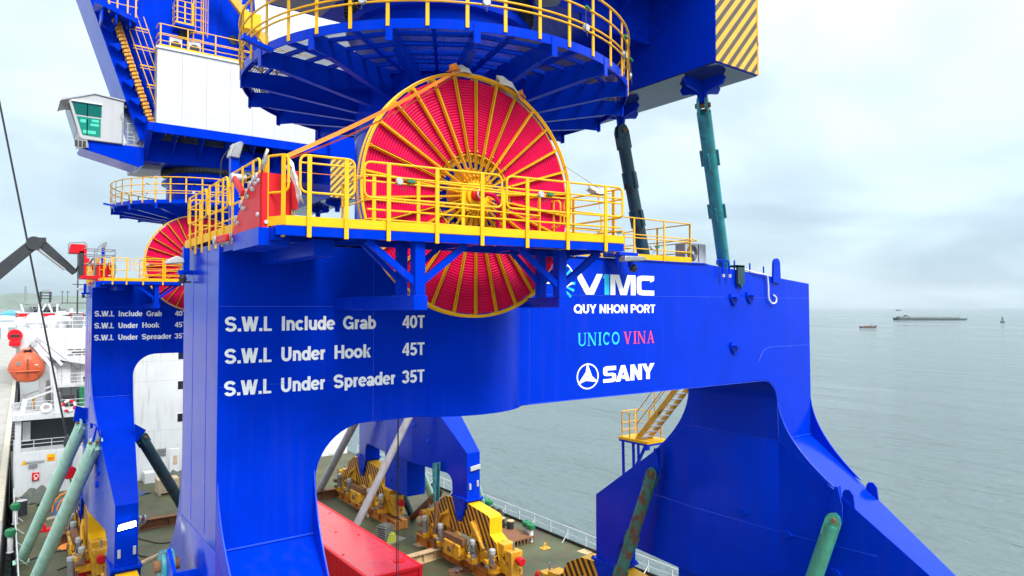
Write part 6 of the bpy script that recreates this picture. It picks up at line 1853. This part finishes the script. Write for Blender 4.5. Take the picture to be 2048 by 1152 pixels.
# orange ratchet strap from the rim of the reel to the guide
def strap(name, label, a, b, w, mat, sag=0.0, up=(0,-.3,1)):
    a, b = Vector(a), Vector(b)
    d = (b-a).normalized(); s_ = d.cross(Vector(up)).normalized()
    u = s_.cross(d)
    mb = MB(); n1 = 12
    for i in range(n1+1):
        t = i/n1
        p = a.lerp(b, t) - Vector((0,0,1))*sag*4*t*(1-t)
        tw = .25*math.sin(t*5)
        sv = s_*math.cos(tw) + u*math.sin(tw)
        wv = d.cross(sv)
        for q_ in (-1, 1):
            for r_ in (-1, 1):
                mb.v.append(p + sv*(q_*w/2) + wv*(r_*.003))
    for i in range(n1):
        o_ = i*4
        for x, y in ((0,1),(1,3),(3,2),(2,0)):
            mb.f.append((o_+x, o_+y, o_+4+y, o_+4+x))
    o = mb.build(name, mat)
    return tag(o, label, 'strap')
top = Vector((3.80-.42, -1.56, 14.92+2.06))
end = on('y', 574, 312, -2.45)
strap('ratchet_strap', 'broad orange strap from the reel rim to the red guide', top, end, .055, ORANGE, .05, up=(0,1,.35))
strap('ratchet_strap', 'narrow dark red strap below the broad orange one', top + Vector((0,.06,-.05)), end + Vector((0,.1,-.04)), .022, paint('dark_red_strap', (.42,.05,.02), .7), .12, up=(0,1,.35))
strap('ratchet_strap', 'orange strap running level behind the corner guard rail', on('y', 585, 342, -2.2), on('y', 740, 352, -1.9), .04, ORANGE, .02)
strap('tie_wire', 'thin brown tie line from the reel rim down to the walkway rail', (5.72, -1.55, 15.70), on('y', 1195, 375, -2.4), .012, RUST, .0)
def rag(name, label, p, pts, mat, th=.01):
    """crumpled cloth: a warped strip with folds"""
    t = thing(name, label, 'cloth', p)
    mb = MB(); n1, n2 = len(pts), 7
    for i, (c, hw) in enumerate(pts):
        for j in range(n2):
            v = j/(n2-1)*2-1
            mb.v.append((c[0] + .02*math.sin(i*2+j*1.7), c[1] + hw*v*.5 - .03*math.cos(v*3+i), c[2] + .05*math.cos(v*2.2)*hw*6 - .05*abs(v) + .02*math.sin(j*2.3+i)))
    for i in range(n1-1):
        for j in range(n2-1):
            mb.f.append((i*n2+j, (i+1)*n2+j, (i+1)*n2+j+1, i*n2+j+1))
    o = mb.build('fold', mat, t, smooth=60)
    o.modifiers.new('thick', 'SOLIDIFY').thickness = th
    return t
c0 = Vector((3.80, -1.5, 14.92))
def rim(deg, y=-.03, r=2.10): return Vector((r*math.cos(math.radians(deg)), y, r*math.sin(math.radians(deg))))
p = c0 + rim(75)
rag('padding_cloth', 'larger pale folded cloth pad hanging over the reel rim', p, [((-.12, 0, .06), .22), ((0, 0, .04), .30), ((.14, -.02, .0), .30), ((.26, -.03, -.08), .22), ((.34, -.02, -.16), .12)], CLOTH)
p = c0 + rim(98)
rag('padding_cloth', 'small pale cloth pad under the strap at the top of the reel', p, [((-.14, 0, .02), .12), ((-.03, 0, .05), .18), ((.08, -.02, .04), .18), ((.17, 0, .02), .12)], CLOTH)
rag('padding_cloth', 'orange strap knot at the top of the reel rim', c0 + rim(102, -.06, 2.13), [((-.12, 0, 0), .08), ((-.02, -.02, .05), .10), ((.05, -.02, .0), .08)], ORANGE)
rag('padding_cloth', 'orange strap knot beside the folded cloth on the reel rim', c0 + rim(64, -.06, 2.13), [((-.08, 0, 0), .08), ((.0, -.02, .04), .10), ((.07, -.02, -.04), .08)], ORANGE)
q = on('y', 1195, 383, -2.9)
rag('padding_cloth', 'grey cloth wad tied to the walkway end rail', q, [((-.22, 0, .06), .05), ((-.06, 0, .0), .10), ((.04, 0, .0), .08), ((.18, -.02, .05), .18), ((.26, -.02, .09), .12)], CLOTH)
strap('ratchet_strap', 'short orange strap tail hanging from the grey cloth wad', q, q + Vector((.08, .03, -.30)), .035, ORANGE)
q = on('y', 583, 330, -2.55)
rag('padding_cloth', 'white cloth hanging at the corner post above the red guide', q, [((-.05, 0, .05), .10), ((0, 0, -.04), .14), ((.04, -.02, -.18), .14), ((.08, -.02, -.32), .12), ((.12, 0, -.42), .08)], LETTER)
q = on('x', 530, 318, -.05)
rag('padding_cloth', 'beige glove-like cloth on the sloping side rail', q, [((0, .1, -.06), .10), ((0, 0, .02), .14), ((0, -.08, .09), .08)], CLOTH)
# hanging black cables
for px0, py0, px1, py1, Y, lab in ((797, 826, 789, 1160, 14.0, 'thin black cable hanging in the portal opening'),):
    a_, b_ = on('y', px0, py0, 2.6), on('y', px1, 1300, 6.0)
    o = MB().tube((a_.x, 2.62, 10.99), (a_.x-.02, 2.64, 5.0), .012, 6).build('hanging_cable', DARK)
    o2 = MB().tube((a_.x+.03, 2.66, 10.99), (a_.x+.05, 2.66, 5.0), .008, 6).build('hanging_cable', DARK)
    tag(o, 'thicker of two thin black cables hanging in the portal opening', 'cable', 'cables hanging in the portal opening')
    tag(o2, 'thinner of two thin black cables hanging in the portal opening', 'cable', 'cables hanging in the portal opening')

# ================================================================== SHORE CRANE WIRE AND BOOM LIFT
Yw = 30.0
a_, b_ = on('y', -30, 60, Yw), on('y', 132, 868, Yw)
t = thing('crane_hook', 'black hoist wire with hook block and red shackle above the deck', 'hook', (b_.x, b_.y, b_.z))
MB().tube((a_.x-b_.x, 0, a_.z-b_.z), (0, 0, 0), .045, 8).build('hoist_wire', BLACK, t)
MB().lathe([(0, 0), (.06, -.05), (.14, -.25), (.18, -.5), (.10, -.7), (0, -.75)], (.06, 0, 0), 'z', 14).build('hook_block', BLACK, t)
MB().path([(.12 + .14*math.cos(math.radians(a)), 0, -1.0 + .18*math.sin(math.radians(a))) for a in range(100, 400, 20)], .05, 8).build('hook', GREY, t)
MB().path([(.14 + .12*math.cos(2*PI*k/14), 0, -1.45 + .2*math.sin(2*PI*k/14)) for k in range(14)], .045, 8, closed=True).build('chain_ring', GREY, t)
MB().lathe([(0, -.12), (.30, -.10), (.34, 0), (.30, .10), (0, .12)], (.16, 0, -1.95), 'y', 18).build('shackle', RED, t)
for k in range(4):
    MB().tube((.2, 0, -2.2), (.55 + .16*k, .3*k - .4, -4.6), .025, 5).build('sling', BLACK, t)
# articulated boom lift whose basket reaches the far crane
Yb = 20.5
E_ = lambda px, py, Y=Yb: on('y', px, py, Y)
bl = thing('boom_lift', 'black knuckle boom lift with a red basket at the corner of a blue crane', 'boom lift', (-9.5, Yb, .55))
o0 = Vector(bl.location)
def bp(px, py, dy=0): return Vector(E_(px, py)) - o0 + Vector((0, dy, 0))
el = bp(68, 487); tp = bp(150, 546); rt0 = Vector((.6, 0, 1.6))
lo_ = bp(-40, 575)
MB().beam(lo_ + (lo_-el)*.6, el, .32, .50, .28, .40).build('lower_boom', BLACK, bl, bevel=.02)
MB().beam(rt0, lo_ + (lo_-el)*.6, .36, .46, .30, .42).build('riser_boom', BLACK, bl, bevel=.02)
MB().lathe([(0, -.2), (.26, -.2), (.26, .2), (0, .2)], el, 'y', 18).build('knuckle', BLACK, bl)
MB().beam(el + Vector((.05, 0, .12)), el + Vector((.38, 0, .14)), .3, .2).build('knuckle_cover', BLACK, bl)
MB().beam(el + Vector((.2, 0, .05)), tp, .24, .33, .2, .24).build('jib_boom', BLACK, bl, bevel=.02)
MB().tube(el + Vector((.1, -.1, -.2)), tp + Vector((-.35, -.1, .12)), .05, 8).build('hydraulic_ram', GREY, bl)
MB().path(rounded([tp, tp + Vector((.1, -.1, .3)), tp + Vector((.45, -.1, .35)), tp + Vector((.6, -.05, .6))], .1), .03, 6).build('hose', DARK, bl)
bk = bp(168, 552) 
MB().box(bk.x-.15, bk.x+1.0, -.5, .6, bk.z-.12, bk.z).build('basket_floor', RED, bl)
MB().box(bk.x-.2, bk.x-.05, -.45, .5, bk.z-.05, bk.z+.95).build('basket_mount', BLACK, bl)
MB().box(bk.x-.05, bk.x+.04, -.5, -.42, bk.z, bk.z+1.0).build('basket_post', RED, bl)
for zz in (1.05, .82, .45):
    MB().path(rounded([(bk.x-.05, -.5, bk.z+zz), (bk.x+1.0, -.5, bk.z+zz), (bk.x+1.0, .6, bk.z+zz), (bk.x-.05, .6, bk.z+zz)], .08), .02, 6).build('basket_rail', GREY, bl)
for x in (.3, .65, 1.0):
    MB().tube((bk.x+x, -.5, bk.z), (bk.x+x, -.5, bk.z+1.05), .018, 6).build('basket_bar', GREY, bl)
MB().prism([(bk.x-.55, bk.z+.85), (bk.x-.48, bk.z+1.22), (bk.x-.02, bk.z+1.22), (bk.x+.06, bk.z+1.0), (bk.x-.02, bk.z+.85)], 'y', -.45, .1).build('control_box', RED, bl, bevel=.03)
MB().path(rounded([(bk.x-.56, -.48, bk.z+.85), (bk.x-.56, -.48, bk.z+1.25), (bk.x-.0, -.48, bk.z+1.3), (bk.x+.05, -.48, bk.z+1.1)], .08), .018, 6).build('guard_bar', GREY, bl)
MB().box(-1.2, 1.2, -1.0, 1.0, .55, 1.6).build('turret', RED, bl, bevel=.05)
MB().box(-1.4, 1.4, -1.1, 1.1, .35, .56).build('chassis', BLACK, bl)
for x in (-1.0, 1.0):
    for y in (-1.15, 1.15):
        MB().lathe([(0, -.2), (.5, -.2), (.55, -.1), (.55, .1), (.5, .2), (0, .2)], (x, y, .55), 'y', 20).build('wheel', DARK, bl)

# loose timbers on the deck
for k, (px, py, a, L, w, lab) in enumerate([(735, 1030, 1.2, 1.2, .14, 'short dunnage timber between the grey tube brace and the ribbed motor'), (860, 1075, .2, 1.4, .15, 'dunnage timber beside the pale square doubler plate'), (300, 1120, .7, 1.5, .16, 'dunnage timber lying by the hose behind the lit floodlight leg'), (95, 1040, .3, 1.3, .15, 'dunnage timber in front of the strapped blue bundle')]):
    q = on('z', px, py, 0)
    t = thing('deck_timber', lab, 'timber', (q.x, q.y, 0), a, 'loose timbers on the deck')
    MB().box(-L/2, L/2, -w/2, w/2, 0, w*.8).build('plank', WOOD, t, bevel=.01)
    MB().box(-L/2+.1, L/2-.2, w/2+.03, w/2+.03+w, 0, w*.6).build('plank', RUST, t, bevel=.01)
# railing runs, ladders and lockers that crowd the boat deck
for z_, y_ in ((8.82, DY+4.7), (11.4, DY+4.1)):
    for f in (.9, .6, .3):
        MB().tube((-1.5 if z_ > 10 else -.3, y_, z_+f), (3.3, y_, z_+f), .02, 5).build('rail', WHITE, dh)
    for k in range(7):
        MB().tube((-1.4 + k*.75 if z_ > 10 else -.2 + k*.55, y_, z_), (-1.4 + k*.75 if z_ > 10 else -.2 + k*.55, y_, z_+.9), .02, 5).build('rail_post', WHITE, dh)
for k, (x, y, z, w, d, h, m_) in enumerate([(.3, 2.2, 5.63, .5, .5, 1.1, GREY), (1.0, 2.6, 5.63, .7, .5, .8, DARK), (2.0, 2.4, 5.63, .6, .6, 1.4, GREENV), (2.7, 3.0, 5.63, .6, .6, 1.0, GREY), (-.9, 2.6, 5.63, .5, .5, .9, YELD), (1.6, 4.5, 7.3, .5, .05, 1.0, GREY), (2.4, 4.5, 7.3, .7, .05, .35, DARK), (.0, 4.55, 5.7, .7, .05, 1.8, GREY), (1.9, 3.3, 5.63, .5, .05, 1.2, BLACK)]):
    MB().box(x, x+w, DY+y, DY+y+d, z, z+h).build('deck_fitting', m_, dh, bevel=.03)
for k in range(5):
    MB().tube((.4 + k*.6, DY+4.55, 5.65), (.4 + k*.6, DY+4.55, 8.7), .035, 6).build('pipe', LGREY, dh)
for k in range(3):
    MB().box(3.38 + .0, 3.42, DY+1 + k*2.2, DY+2.2 + k*2.2, 9.2, 10.0).build('window', GLASSD, dh)

# ================================================================== HAZE
hm = bpy.data.materials.new('sea_haze'); hm.use_nodes = True
hn = hm.node_tree.nodes; hn.clear()
ho = hn.new('ShaderNodeOutputMaterial'); hv = hn.new('ShaderNodeVolumePrincipled')
hv.inputs['Color'].default_value = (.86, .92, .97, 1); hv.inputs['Density'].default_value = 0.00002
hm.node_tree.links.new(hv.outputs[0], ho.inputs['Volume'])
hz = MB().box(-9000, 16500, -6000, 11500, -9.5, 640).build('haze', hm, smooth=0)
hz['kind'] = 'stuff'
